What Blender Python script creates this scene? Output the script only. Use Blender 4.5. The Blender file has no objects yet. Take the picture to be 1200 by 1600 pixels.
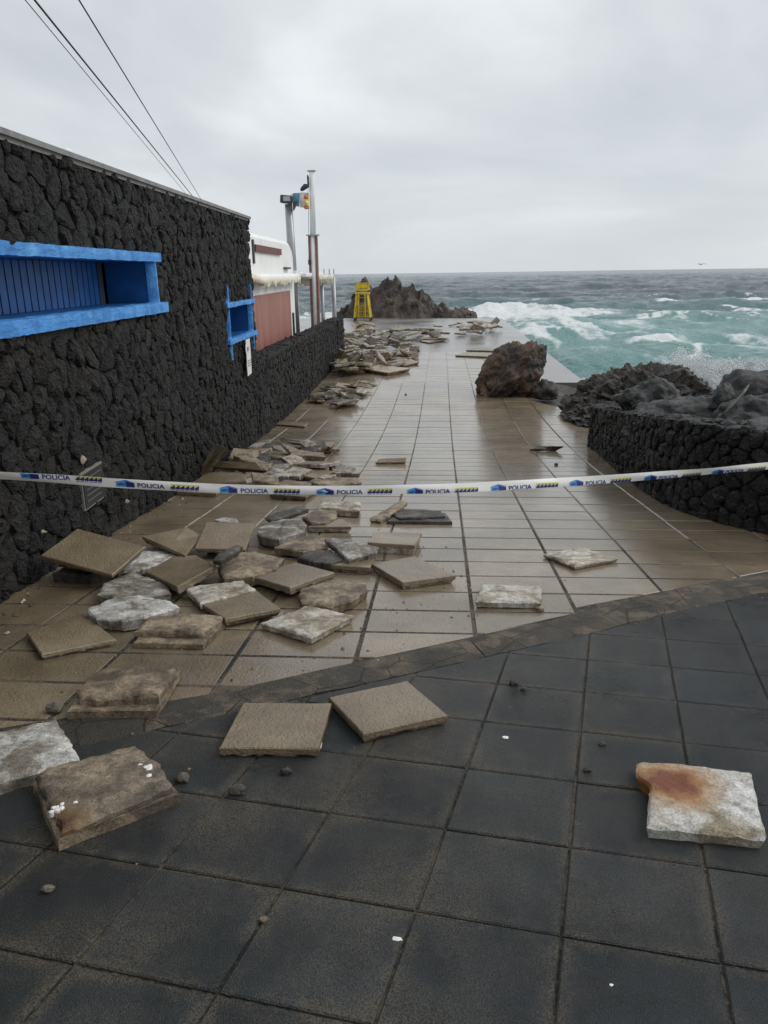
import bpy, bmesh, math, random
import numpy as np
from mathutils import Vector, Matrix, noise as mnoise

random.seed(7)
scene = bpy.context.scene
COL = scene.collection
R = math.radians

# ------------------------------------------------------------------ camera
yaw, pitch, roll = 0.075704, 0.301720, -0.014322
fwd = Vector((-math.sin(yaw)*math.cos(pitch), math.cos(yaw)*math.cos(pitch), -math.sin(pitch)))
rgt = Vector((math.cos(yaw), math.sin(yaw), 0)); up = rgt.cross(fwd)
r2 = rgt*math.cos(roll)+up*math.sin(roll); u2 = up*math.cos(roll)-rgt*math.sin(roll)
cam_d = bpy.data.cameras.new('camera'); cam = bpy.data.objects.new('camera', cam_d); COL.objects.link(cam)
M4 = Matrix((r2, u2, -fwd)).transposed().to_4x4(); M4.translation = (0, 0, 3.049)
cam.matrix_world = M4
cam_d.sensor_fit = 'VERTICAL'; cam_d.sensor_height = 36; cam_d.lens = 27.0
cam_d.clip_start = .05; cam_d.clip_end = 20000
scene.camera = cam

# ------------------------------------------------------------------ sky, sun, exposure
SUN_EL, SUN_AZ = R(42), R(72)          # azimuth from +Y towards +X
w = bpy.data.worlds.new('World'); scene.world = w; w.use_nodes = True
nt = w.node_tree; nt.nodes.clear()
def wn(t, **k):
    n = nt.nodes.new(t)
    for a, b in k.items(): setattr(n, a, b)
    return n
out = wn('ShaderNodeOutputWorld'); bg = wn('ShaderNodeBackground'); bg.inputs[1].default_value = .1
sky = wn('ShaderNodeTexSky', sky_type='NISHITA', sun_disc=False, sun_elevation=SUN_EL, sun_rotation=SUN_AZ)
tc = wn('ShaderNodeTexCoord'); sp = wn('ShaderNodeSeparateXYZ'); nt.links.new(tc.outputs['Generated'], sp.inputs[0])
def wm(op, a, b):
    n = wn('ShaderNodeMath', operation=op)
    for i, x in enumerate((a, b)):
        if isinstance(x, (int, float)): n.inputs[i].default_value = x
        else: nt.links.new(x, n.inputs[i])
    return n.outputs[0]
zz = wm('ADD', wm('MAXIMUM', sp.outputs[2], 0.0), .24)
cb = wn('ShaderNodeCombineXYZ')
nt.links.new(wm('DIVIDE', sp.outputs[0], zz), cb.inputs[0]); nt.links.new(wm('DIVIDE', sp.outputs[1], zz), cb.inputs[1])
n1 = wn('ShaderNodeTexNoise'); n1.inputs['Scale'].default_value = .85; n1.inputs['Detail'].default_value = 9; n1.inputs['Roughness'].default_value = .50
n1.inputs['Distortion'].default_value = .35
nt.links.new(cb.outputs[0], n1.inputs['Vector'])
rp = wn('ShaderNodeValToRGB'); nt.links.new(n1.outputs['Fac'], rp.inputs[0])
e = rp.color_ramp.elements
e[0].position = .36; e[0].color = (.52, .557, .595, 1); e[1].position = .64; e[1].color = (.90, .93, .95, 1)
e2 = e.new(.50); e2.color = (.665, .695, .722, 1)
sc10 = wn('ShaderNodeVectorMath', operation='SCALE'); sc10.inputs['Scale'].default_value = 11.0
hz = wn('ShaderNodeMapRange'); hz.inputs['From Min'].default_value = 0.0; hz.inputs['From Max'].default_value = .24
hz.inputs['To Min'].default_value = .85; hz.inputs['To Max'].default_value = 0.0; nt.links.new(sp.outputs[2], hz.inputs['Value'])
hm = wn('ShaderNodeMix', data_type='RGBA'); nt.links.new(hz.outputs[0], hm.inputs[0]); nt.links.new(rp.outputs[0], hm.inputs[6]); hm.inputs[7].default_value = (.60, .64, .672, 1)
nt.links.new(hm.outputs[2], sc10.inputs[0])
mx = wn('ShaderNodeMix', data_type='RGBA'); mx.inputs[0].default_value = .95
nt.links.new(sky.outputs[0], mx.inputs[6]); nt.links.new(sc10.outputs[0], mx.inputs[7])
nt.links.new(mx.outputs[2], bg.inputs[0]); nt.links.new(bg.outputs[0], out.inputs[0])

sl = bpy.data.lights.new('sun', 'SUN'); sl.energy = 1.4; sl.angle = R(38); sl.color = (1, .97, .93)
so = bpy.data.objects.new('sun', sl); COL.objects.link(so)
sd = Vector((math.sin(SUN_AZ)*math.cos(SUN_EL), math.cos(SUN_AZ)*math.cos(SUN_EL), math.sin(SUN_EL)))
so.rotation_euler = sd.to_track_quat('Z', 'Y').to_euler(); so.location = (20, 20, 30)
vs = scene.view_settings; vs.view_transform = 'Standard'; vs.look = 'None'; vs.exposure = 0.0; vs.gamma = 1; vs.use_curve_mapping = False

# ------------------------------------------------------------------ materials
class Mat:
    def __init__(s, name):
        s.m = bpy.data.materials.new(name); s.m.use_nodes = True
        s.t = s.m.node_tree; s.b = s.t.nodes['Principled BSDF']
        s.geo = None; s.tcn = None; s._cs = {}
    def n(s, t, **k):
        x = s.t.nodes.new(t)
        for a, b in k.items(): setattr(x, a, b)
        return x
    def l(s, a, b): s.t.links.new(a, b)
    def vec(s, kind='pos', scale=None):
        key = (kind, scale)
        if key in s._cs: return s._cs[key]
        if kind == 'pos':
            if not s.geo: s.geo = s.n('ShaderNodeNewGeometry')
            v = s.geo.outputs['Position']
        else:
            if not s.tcn: s.tcn = s.n('ShaderNodeTexCoord')
            v = s.tcn.outputs['Object']
            oi = s.n('ShaderNodeObjectInfo'); ad = s.n('ShaderNodeVectorMath', operation='ADD')
            mu = s.n('ShaderNodeMath', operation='MULTIPLY'); mu.inputs[1].default_value = 37.0
            s.l(oi.outputs['Random'], mu.inputs[0]); s.l(v, ad.inputs[0]); s.l(mu.outputs[0], ad.inputs[1]); v = ad.outputs[0]
        if scale:
            mp = s.n('ShaderNodeMapping'); mp.inputs['Scale'].default_value = scale; s.l(v, mp.inputs['Vector']); v = mp.outputs[0]
        s._cs[key] = v
        return v
    def noise(s, sc, det=4, rough=.55, kind='pos', dist=0, scale=None):
        x = s.n('ShaderNodeTexNoise'); x.inputs['Scale'].default_value = sc; x.inputs['Detail'].default_value = det
        x.inputs['Roughness'].default_value = rough; x.inputs['Distortion'].default_value = dist
        s.l(s.vec(kind, scale), x.inputs['Vector']); return x.outputs['Fac']
    def vor(s, sc, kind='pos', feat='F1', out='Distance'):
        x = s.n('ShaderNodeTexVoronoi', feature=feat); x.inputs['Scale'].default_value = sc
        s.l(s.vec(kind), x.inputs['Vector']); return x.outputs[out]
    def ramp(s, f, stops):
        x = s.n('ShaderNodeValToRGB'); s.l(f, x.inputs[0]); el = x.color_ramp.elements
        while len(el) < len(stops): el.new(.5)
        for e_, (p, c) in zip(el, stops):
            e_.position = p
            e_.color = (c, c, c, 1) if isinstance(c, (int, float)) else (c[0], c[1], c[2], 1)
        return x.outputs[0]
    def mix(s, f, a, b, mode='MIX'):
        x = s.n('ShaderNodeMix', data_type='RGBA', blend_type=mode)
        for i, v in ((0, f), (6, a), (7, b)):
            if isinstance(v, (int, float)): x.inputs[i].default_value = v if i == 0 else (v, v, v, 1)
            elif isinstance(v, (tuple, list)): x.inputs[i].default_value = (v[0], v[1], v[2], 1)
            else: s.l(v, x.inputs[i])
        return x.outputs[2]
    def math(s, op, a, b=0.0, clamp=False):
        x = s.n('ShaderNodeMath', operation=op, use_clamp=clamp)
        for i, v in enumerate((a, b)):
            if isinstance(v, (int, float)): x.inputs[i].default_value = v
            else: s.l(v, x.inputs[i])
        return x.outputs[0]
    def bump(s, h, strength, dist=.01, normal=None):
        x = s.n('ShaderNodeBump'); x.inputs['Strength'].default_value = strength; x.inputs['Distance'].default_value = dist
        s.l(h, x.inputs['Height'])
        if normal is not None: s.l(normal, x.inputs['Normal'])
        return x.outputs[0]
    def rand(s):
        return s.n('ShaderNodeObjectInfo').outputs['Random']
    def vary(s, col, amt=.25):
        v = s.math('ADD', s.math('MULTIPLY', s.rand(), amt), 1-amt/2)
        x = s.n('ShaderNodeVectorMath', operation='SCALE'); s.l(col, x.inputs[0]); s.l(v, x.inputs['Scale']); return x.outputs[0]
    def set(s, **k):
        for a, v in k.items():
            i = s.b.inputs[a.replace('_', ' ')]
            if hasattr(v, 'is_output') or isinstance(v, bpy.types.NodeSocket): s.l(v, i)
            elif isinstance(v, (tuple, list)): i.default_value = (*v, 1) if len(v) == 3 else v
            else: i.default_value = v
        return s.m

def plain(name, col, rough=.6, var=.12, bump=.15, scale=8, metallic=0, spec=.5, kind='pos'):
    m = Mat(name)
    n = m.noise(scale, 6, .6, kind)
    c = m.ramp(n, [(.25, tuple(x*(1-var*1.6) for x in col)), (.5, col), (.78, tuple(min(1, x*(1+var)) for x in col))])
    fine = m.noise(scale*14, 3, .6, kind)
    nb = m.bump(m.math('ADD', fine, n), bump, .004)
    return m.set(Base_Color=c, Roughness=rough, Metallic=metallic, Normal=nb, Specular_IOR_Level=spec)

def paver_mat(name, dark=1.0, kind='pos', wet=1.0, tilt=0):
    m = Mat(name)
    big = m.noise(.9, 5, .6, kind); mid = m.noise(7, 5, .65, kind); fine = m.noise(130, 3, .6, kind)
    c = m.ramp(big, [(.34, (.125*dark, .089*dark, .043*dark)), (.5, (.195*dark, .146*dark, .082*dark)), (.66, (.275*dark, .215*dark, .135*dark))])
    c = m.mix(.55, c, m.ramp(mid, [(.3, .55), (.6, 1.0), (.8, 1.2)]), 'MULTIPLY')
    c = m.mix(.5, c, m.ramp(fine, [(.32, .55), (.5, 1.0), (.75, 1.15)]), 'MULTIPLY')
    c = m.vary(c, .22)
    # leathery moulded face
    wr = m.n('ShaderNodeTexNoise'); wr.inputs['Scale'].default_value = 48; wr.inputs['Detail'].default_value = 2; wr.inputs['Distortion'].default_value = 1.2
    m.l(m.vec(kind, (1, .55, 1)), wr.inputs['Vector'])
    h = m.math('ADD', m.math('MULTIPLY', wr.outputs['Fac'], 1.0), m.math('MULTIPLY', fine, .35))
    nb = m.bump(h, .8, .012)
    cn = m.bump(h, .16, .004)
    cr = m.ramp(m.noise(1.7, 5, .6, kind), [(.33, .10), (.55, .2), (.75, .34)])
    if kind == 'pos':     # standing water where the ramp levels out, a damp film higher up
        sy = m.n('ShaderNodeSeparateXYZ'); m.l(m.vec('pos'), sy.inputs[0])
        cr = m.mix(m.ramp(m.math('DIVIDE', sy.outputs[1], 20.0), [(.25, 0.0), (.6, 1.0)]), cr, m.ramp(m.noise(1.1, 5, .6, kind), [(.35, .05), (.7, .18)]))
    return m.set(Base_Color=c, Roughness=.55, Normal=nb, Coat_Weight=wet, Coat_Roughness=cr, Coat_IOR=1.42, Coat_Normal=cn)

MAT = {}
MAT['paver'] = paver_mat('wet_brown_paver')
MAT['slabface'] = paver_mat('brown_slab_face', 1.0, 'obj', .55)
MAT['slabface_l'] = paver_mat('grey_slab_face', 1.35, 'obj', .5)

m = Mat('joint_sand')
n_ = m.noise(3, 5, .6); n2_ = m.noise(160, 2)
c = m.ramp(n_, [(.45, (.012, .010, .008)), (.66, (.035, .029, .022)), (.78, (.18, .15, .11))])
MAT['joint'] = m.set(Base_Color=c, Roughness=.7, Normal=m.bump(n2_, .8, .006))

m = Mat('wet_platform_concrete')
b_ = m.noise(.35, 6, .6); f_ = m.noise(30, 4)
c = m.mix(.5, m.ramp(b_, [(.3, (.10, .088, .072)), (.7, (.19, .172, .15))]), m.ramp(f_, [(.3, .7), (.7, 1.1)]), 'MULTIPLY')
MAT['platform'] = m.set(Base_Color=c, Roughness=.5, Coat_Weight=1.0, Coat_Roughness=m.ramp(b_, [(.35, .14), (.7, .34)]), Coat_IOR=1.33, Normal=m.bump(f_, .4, .01), Coat_Normal=m.bump(m.noise(3, 5), .35, .03))

m = Mat('black_rubber')
big = m.noise(1.1, 5, .62); sp1 = m.noise(300, 2, .5); sp2 = m.noise(170, 3, .7); mid = m.noise(9, 5, .65)
c = m.ramp(big, [(.36, (.0075, .0112, .0132)), (.64, (.0175, .0245, .0285))])
c = m.mix(.7, c, m.ramp(mid, [(.36, .6), (.64, 1.3)]), 'MULTIPLY')
c = m.vary(c, .5)
# sand and grit caught in the surface, in drifts; heavier away from the washed right side
sx = m.n('ShaderNodeSeparateXYZ'); m.l(m.vec('pos'), sx.inputs[0])
drift = m.math('MULTIPLY', m.ramp(m.noise(2.3, 6, .65), [(.40, .04), (.66, 1.0)]), m.ramp(m.math('MULTIPLY_ADD', sx.outputs[0], -.30), [(0.0, .14), (.6, 1.0)]))
grit = m.math('MULTIPLY', m.ramp(sp2, [(.46, 0.0), (.53, 1.0)]), drift)
gx = m.math('ADD', m.math('MULTIPLY', m.math('ADD', sx.outputs[0], .062), 2.3290), m.math('MULTIPLY', m.math('SUBTRACT', sx.outputs[1], 1.815), -.5121))
gy = m.math('ADD', m.math('MULTIPLY', m.math('ADD', sx.outputs[0], .062), .4166), m.math('MULTIPLY', m.math('SUBTRACT', sx.outputs[1], 1.815), 2.3927))
ed_ = m.math('MINIMUM', m.math('PINGPONG', gx, .5), m.math('PINGPONG', gy, .5))
side = m.ramp(m.math('MULTIPLY_ADD', sx.outputs[0], -.30), [(0.0, .35), (.5, 1.0)])
eg = m.math('MULTIPLY', m.math('MULTIPLY', m.ramp(ed_, [(.02, 1.0), (.13, 0.0)]), m.ramp(m.noise(5, 5, .7), [(.42, 0.0), (.58, 1.0)])), side)
grit = m.math('ADD', grit, m.math('MULTIPLY', eg, m.ramp(sp2, [(.42, 0.0), (.54, 1.0)])), True)
grit = m.math('ADD', grit, m.math('MULTIPLY', m.ramp(sp1, [(.66, 0.0), (.72, 1.0)]), .35), True)
c = m.mix(m.math('MULTIPLY', grit, .62), c, (.15, .122, .082))
h = m.math('ADD', m.math('MULTIPLY', sp2, .7), sp1)
MAT['rubber'] = m.set(Base_Color=c, Roughness=m.ramp(m.noise(1.6, 6, .65), [(.35, .22), (.6, .48), (.75, .62)]), Normal=m.bump(h, 1.0, .007), Specular_IOR_Level=.5)

m = Mat('rubber_joint')
n2_ = m.noise(120, 3, .7); n_ = m.noise(2.2, 5, .6); pb = m.noise(45, 4, .7)
c = m.mix(m.ramp(m.math('ADD', m.math('MULTIPLY', n_, .5), m.math('MULTIPLY', pb, .5)), [(.45, 0.0), (.56, 1.0)]), (.008, .008, .008), (.115, .092, .063))
MAT['rubber_joint'] = m.set(Base_Color=c, Roughness=.8, Normal=m.bump(n2_, 1.0, .01))

m = Mat('strip_concrete')
b_ = m.noise(2.6, 6, .62, dist=.6); f_ = m.noise(90, 4, .65); st = m.noise(5, 6, .7)
c = m.ramp(b_, [(.3, (.036, .034, .030)), (.52, (.066, .058, .046)), (.72, (.12, .10, .072))])
c = m.mix(m.ramp(st, [(.50, 0.0), (.62, .85)]), c, (.18, .138, .095))
c = m.mix(.6, c, m.ramp(f_, [(.3, .6), (.7, 1.2)]), 'MULTIPLY')
crk = m.vor(3.1, feat='DISTANCE_TO_EDGE')
c = m.mix(m.ramp(crk, [(.006, .85), (.016, 0.0)]), c, (.012, .011, .01))
MAT['strip'] = m.set(Base_Color=c, Roughness=.6, Normal=m.bump(m.math('ADD', f_, st), 1.0, .016), Specular_IOR_Level=.35)

def lava(name, base=(.021, .0207, .0204), warm=(.041, .032, .027), sc=1.0, kind='pos', wet=.0):
    m = Mat(name)
    big = m.noise(1.6*sc, 5, .6, kind); mid = m.noise(14*sc, 6, .7, kind); vo = m.vor(60*sc, kind); v2 = m.vor(26*sc, kind); fine = m.noise(110*sc, 4, .7, kind)
    c = m.mix(m.ramp(big, [(.45, 0.0), (.75, .8)]), base, warm)
    c = m.mix(.8, c, m.ramp(mid, [(.34, .3), (.5, 1.0), (.66, 2.1)]), 'MULTIPLY')
    c = m.mix(.7, c, m.ramp(fine, [(.3, .5), (.55, 1.0), (.75, 1.6)]), 'MULTIPLY')
    c = m.vary(c, .55)
    # salt and mortar flecks
    c = m.mix(m.ramp(m.noise(33*sc, 2, .4, kind), [(.755, 0.0), (.775, .45)]), c, (.24, .225, .2))
    h = m.math('ADD', m.math('MULTIPLY', mid, 1.3), m.math('ADD', m.math('MULTIPLY', vo, .5), m.math('MULTIPLY', v2, .7)))
    h = m.math('ADD', h, m.math('MULTIPLY', fine, .5))
    return m.set(Base_Color=c, Roughness=.62, Normal=m.bump(h, 1.0, .055/sc), Specular_IOR_Level=.35, Coat_Weight=wet, Coat_Roughness=.3)
MAT['lava'] = lava('lava_stone')
MAT['lava_dark'] = lava('wet_lava_stone', (.016, .0165, .0165), (.026, .022, .02), wet=.15)
m = Mat('wall_mortar'); n_ = m.noise(20, 5)
MAT['wallmortar'] = m.set(Base_Color=m.ramp(n_, [(.3, (.014, .0135, .013)), (.62, (.032, .030, .028)), (.72, (.06, .055, .048))]), Roughness=.9, Normal=m.bump(n_, .8, .02))

def rockm(name, stops, sc=1.0, rough=.55, bump=1.0, wet=.12):
    m = Mat(name)
    big = m.noise(1.5*sc, 6, .65, 'obj', .6); mid = m.noise(7*sc, 7, .7, 'obj'); vo = m.vor(16*sc, 'obj'); fine = m.noise(45*sc, 5, .7, 'obj')
    c = m.ramp(big, stops)
    c = m.mix(.8, c, m.ramp(mid, [(.28, .35), (.5, 1.0), (.74, 1.6)]), 'MULTIPLY')
    c = m.mix(.6, c, m.ramp(fine, [(.3, .45), (.55, 1.0), (.75, 1.5)]), 'MULTIPLY')
    h = m.math('ADD', m.math('MULTIPLY', mid, 1.5), m.math('ADD', m.math('MULTIPLY', vo, .6), m.math('MULTIPLY', fine, .5)))
    return m.set(Base_Color=c, Roughness=rough, Normal=m.bump(h, bump, .05/sc), Coat_Weight=wet, Coat_Roughness=.3, Specular_IOR_Level=.4)
MAT['brownrock'] = rockm('brown_boulder_rock', [(.36, (.018, .017, .016)), (.44, (.06, .042, .030)), (.54, (.135, .085, .055)), (.68, (.24, .175, .115))])
MAT['porous'] = rockm('porous_shore_rock', [(.3, (.024, .022, .02)), (.55, (.05, .042, .034)), (.75, (.085, .068, .05))], 1.3)
MAT['greyrock'] = rockm('grey_planter_rock', [(.3, (.022, .023, .024)), (.55, (.048, .048, .048)), (.75, (.075, .073, .07))], .9, .55, 1.0, .1)
MAT['farrock'] = rockm('far_outcrop_rock', [(.35, (.026, .023, .021)), (.5, (.068, .050, .039)), (.66, (.135, .09, .063))], .5)

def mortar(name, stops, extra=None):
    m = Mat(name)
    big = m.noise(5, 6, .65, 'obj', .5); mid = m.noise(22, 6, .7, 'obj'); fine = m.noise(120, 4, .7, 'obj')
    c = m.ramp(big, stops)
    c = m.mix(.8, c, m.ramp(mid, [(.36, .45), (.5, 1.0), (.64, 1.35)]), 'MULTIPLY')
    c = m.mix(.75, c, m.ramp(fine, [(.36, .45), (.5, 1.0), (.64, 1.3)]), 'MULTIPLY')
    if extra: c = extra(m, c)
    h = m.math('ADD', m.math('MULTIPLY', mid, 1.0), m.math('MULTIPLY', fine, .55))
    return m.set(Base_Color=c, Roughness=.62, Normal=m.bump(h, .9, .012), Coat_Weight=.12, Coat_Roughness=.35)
def rust(center, rad, c1=(.40, .20, .055), c2=(.17, .040, .012)):
    def f(m, c):
        d = m.n('ShaderNodeVectorMath', operation='DISTANCE'); m.l(m.vec('pos'), d.inputs[0]); d.inputs[1].default_value = center
        q = m.math('SUBTRACT', m.math('ADD', m.math('DIVIDE', d.outputs['Value'], rad), m.math('MULTIPLY', m.noise(14, 6, .7), 1.1)), .55)
        c = m.mix(m.ramp(q, [(.5, .9), (1.0, 0.0)]), c, c1)
        return m.mix(m.ramp(q, [(.25, .95), (.60, 0.0)]), c, c2)
    return f
MT = {
 1: mortar('tan_mortar', [(.39, (.10, .076, .05)), (.50, (.21, .158, .10)), (.62, (.35, .275, .185))]),
 2: mortar('rusty_mortar', [(.39, (.09, .072, .052)), (.52, (.19, .15, .105)), (.64, (.32, .255, .17))], rust((-1.30, 2.05, 1.30), .17, (.19, .115, .045), (.085, .030, .014))),
 3: mortar('white_mortar', [(.39, (.20, .175, .135)), (.47, (.42, .40, .36)), (.60, (.62, .61, .58))]),
 4: mortar('rust_stained_pale_mortar', [(.39, (.26, .215, .14)), (.47, (.46, .43, .37)), (.60, (.60, .59, .57))], rust((.86, 2.49, 1.235), .22)),
 5: mortar('pale_tan_mortar', [(.39, (.22, .175, .115)), (.5, (.40, .35, .275)), (.62, (.58, .55, .49))]),
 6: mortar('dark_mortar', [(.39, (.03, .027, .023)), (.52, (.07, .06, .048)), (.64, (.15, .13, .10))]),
 7: mortar('grey_mortar', [(.39, (.10, .085, .064)), (.5, (.21, .185, .15)), (.62, (.46, .44, .40))]),
}
MT[0] = MT[1]
MAT['blue'] = plain('shaded_blue_paint', (.010, .095, .30), .45, .25, .3, 6)  # window recess blue, deepened to carry the shade under the overhang
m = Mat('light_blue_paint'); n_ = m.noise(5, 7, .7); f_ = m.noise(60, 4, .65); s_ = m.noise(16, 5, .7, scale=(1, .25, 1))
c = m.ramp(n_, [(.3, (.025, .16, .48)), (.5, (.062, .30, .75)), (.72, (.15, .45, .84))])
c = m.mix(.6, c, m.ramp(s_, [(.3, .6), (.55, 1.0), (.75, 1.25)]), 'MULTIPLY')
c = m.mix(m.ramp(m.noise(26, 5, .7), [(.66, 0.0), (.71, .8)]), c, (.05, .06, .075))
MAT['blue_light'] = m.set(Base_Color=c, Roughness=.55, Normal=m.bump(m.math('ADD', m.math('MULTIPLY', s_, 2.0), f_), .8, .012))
MAT['white'] = plain('white_plaster', (.86, .86, .84), .6, .07, .15, 2.0)
MAT['whitemetal'] = plain('white_painted_metal', (.87, .87, .87), .5, .06, .03, 3)
m = Mat('faded_red_panel'); n_ = m.noise(3, 6, .6, scale=(1, 1, .15)); f_ = m.noise(40, 3)
c = m.mix(.4, m.ramp(n_, [(.3, (.27, .105, .08)), (.55, (.37, .165, .13)), (.75, (.43, .215, .175))]), m.ramp(f_, [(.3, .8), (.7, 1.1)]), 'MULTIPLY')
MAT['redpanel'] = m.set(Base_Color=c, Roughness=.55)
MAT['redsign'] = plain('dark_red_board', (.13, .018, .016), .5)
m = Mat('cream_canvas'); n_ = m.noise(4, 6, .7, scale=(1, 1, 3))
MAT['cream'] = m.set(Base_Color=m.ramp(n_, [(.3, (.58, .49, .32)), (.5, (.74, .69, .56)), (.7, (.82, .80, .74))]), Roughness=.8, Normal=m.bump(n_, .5, .05))
MAT['grey_metal'] = plain('grey_metal', (.33, .34, .35), .4, .1, .05, 4, .6)
MAT['dark_metal'] = plain('dark_metal', (.035, .036, .04), .5)
MAT['glass'] = plain('lamp_glass', (.35, .36, .36), .1, .05, 0)
MAT['wood'] = plain('red_brown_wood', (.24, .115, .08), .6, .35, .3, 5)
MAT['roofcap'] = plain('roof_edge', (.24, .24, .235), .7, .25, .4, 5)
MAT['concrete'] = plain('grey_concrete', (.22, .215, .2), .8, .2, .4, 4)
MAT['yellow'] = plain('yellow_paint', (.62, .46, .03), .5, .22, .2, 3)
MAT['yellow_dark'] = plain('weathered_yellow_paint', (.40, .27, .025), .6, .3, .2, 4)
MAT['paper'] = plain('white_paper', (.72, .72, .70), .7, .06, .05, 3)
MAT['ink'] = plain('grey_ink', (.25, .25, .26), .7)
MAT['plaque'] = plain('dark_plaque', (.02, .021, .022), .35)
MAT['plaquetext'] = plain('worn_white_lettering', (.10, .10, .098), .6)
MAT['sand'] = plain('pale_mortar_patch', (.30, .26, .2), .85, .3, .6, 14)
MAT['cable'] = plain('black_cable', (.03, .03, .032), .6)
m = Mat('tape_plastic'); n_ = m.noise(6, 3)
MAT['tape'] = m.set(Base_Color=m.ramp(n_, [(.3, (.80, .78, .73)), (.7, (.88, .87, .84))]), Roughness=.28, Subsurface_Weight=0.0, Normal=m.bump(m.noise(9, 2, .5), .25, .02))
MAT['navy'] = plain('navy_print', (.018, .022, .19), .35, .08, 0)
MAT['cyan'] = plain('cyan_print', (.06, .34, .62), .35, .08, 0)
MAT['midblue'] = plain('blue_print', (.025, .09, .42), .35, .08, 0)
MAT['yprint'] = plain('yellow_print', (.74, .66, .03), .35, .08, 0)
MAT['fwhite'] = plain('flag_white', (.72, .64, .55), .8); MAT['fblue'] = plain('flag_blue', (.10, .27, .40), .8); MAT['fyellow'] = plain('flag_yellow', (.70, .62, .16), .8); MAT['fred'] = plain('flag_red', (.5, .16, .10), .8)
MAT['darkblue'] = plain('dark_cloth', (.03, .04, .07), .8)
MAT['shell'] = plain('white_shell', (.78, .77, .74), .5, .05, .1, 40)
MAT['bird'] = plain('gull_feathers', (.30, .31, .32), .8)

# ------------------------------------------------------------------ helpers
def wloc(o):
    v = Vector((0, 0, 0))
    while o is not None: v += Vector(o.location); o = o.parent
    return v
def mesh(name, V, F, mats, smooth=False, fm=None):
    me = bpy.data.meshes.new(name); me.from_pydata([tuple(v) for v in V], [], F)
    for mm in (mats if isinstance(mats, (list, tuple)) else [mats]): me.materials.append(mm)
    if fm: me.polygons.foreach_set('material_index', fm)
    if smooth: me.polygons.foreach_set('use_smooth', [True]*len(me.polygons))
    me.update(); return me
def obj(name, V, F, mat, parent=None, smooth=False, fm=None, loc=None):
    if parent is not None: o_ = wloc(parent)
    else: o_ = Vector(loc) if loc else Vector((0, 0, 0))
    V = [Vector(v)-o_ for v in V]
    o = bpy.data.objects.new(name, mesh(name, V, F, mat, smooth, fm)); COL.objects.link(o)
    if parent is not None: o.parent = parent
    else: o.location = o_
    return o
def thing(name, label, cat, loc=(0, 0, 0), group=None):
    o = bpy.data.objects.new(name, None); COL.objects.link(o); o.location = loc; o.empty_display_size = .1
    return tag(o, label, cat, group)
def tag(o, label=None, cat=None, group=None, kind=None):
    if label: o['label'] = label
    if cat: o['category'] = cat
    if group: o['group'] = group
    if kind: o['kind'] = kind
    elif cat: o['kind'] = 'thing'
    return o
class MB:
    def __init__(s): s.V = []; s.F = []; s.M = []
    def add(s, V, F, mi=0):
        b = len(s.V); s.V += [Vector(v) for v in V]; s.F += [[i+b for i in f] for f in F]; s.M += [mi]*len(F); return s
    def box(s, c, size, rot=None, bev=0.0, mi=0):
        h = [x/2 for x in size]
        bm = bmesh.new(); bmesh.ops.create_cube(bm, size=1)
        for v in bm.verts: v.co = Vector((v.co.x*size[0], v.co.y*size[1], v.co.z*size[2]))
        if bev: bmesh.ops.bevel(bm, geom=bm.edges[:], offset=bev, segments=1, affect='EDGES')
        bm.verts.index_update()
        Rm = rot if rot is not None else Matrix.Identity(3)
        V = [Rm @ v.co + Vector(c) for v in bm.verts]; F = [[v.index for v in f.verts] for f in bm.faces]; bm.free()
        return s.add(V, F, mi)
    def tube(s, pts, rad, n=8, cap=True, mi=0):
        pts = [Vector(p) for p in pts]; V = []; F = []
        rr = rad if isinstance(rad, (list, tuple)) else [rad]*len(pts)
        for i, p in enumerate(pts):
            d = (pts[min(i+1, len(pts)-1)]-pts[max(i-1, 0)]).normalized()
            a = Vector((0, 0, 1)) if abs(d.z) < .9 else Vector((1, 0, 0))
            x = d.cross(a).normalized(); y = d.cross(x)
            for k in range(n):
                t = 2*math.pi*k/n; V.append(p+(x*math.cos(t)+y*math.sin(t))*rr[i])
        for i in range(len(pts)-1):
            for k in range(n): F.append([i*n+k, i*n+(k+1) % n, (i+1)*n+(k+1) % n, (i+1)*n+k])
        if cap: F.append(list(range(n))[::-1]); F.append([(len(pts)-1)*n+k for k in range(n)])
        return s.add(V, F, mi)
    def prism(s, poly, z0, z1, mi=0):
        n = len(poly); V = [(p[0], p[1], z0) for p in poly]+[(p[0], p[1], z1) for p in poly]
        return s.add(V, [list(range(n))[::-1], list(range(n, 2*n))]+[[i, (i+1) % n, n+(i+1) % n, n+i] for i in range(n)], mi)
    def build(s, name, mat, parent=None, smooth=False, loc=None):
        return obj(name, s.V, s.F, mat, parent, smooth, s.M, loc)

S_, Y1, Y2, H0 = 0.0997307, 9.98849, 18.61087, 3.049-1.622919
def gz(y):
    y = max(y, -1.0)
    t = min(max((y-Y1)/(Y2-Y1), 0), 1)
    return max(H0-S_*min(y, Y1)-S_*(Y2-Y1)*(t-t*t/2), 0.0)
def clip(poly, px, py, nx, ny):
    """keep the part of poly with (p - P).n >= 0"""
    out = []
    for i in range(len(poly)):
        a = poly[i]; b = poly[(i+1) % len(poly)]
        da = (a[0]-px)*nx+(a[1]-py)*ny; db = (b[0]-px)*nx+(b[1]-py)*ny
        if da >= 0: out.append(a)
        if (da >= 0) != (db >= 0):
            t = da/(da-db); out.append((a[0]+(b[0]-a[0])*t, a[1]+(b[1]-a[1])*t))
    return out
def area(p): return .5*sum(p[i][0]*p[(i+1) % len(p)][1]-p[(i+1) % len(p)][0]*p[i][1] for i in range(len(p)))
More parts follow.
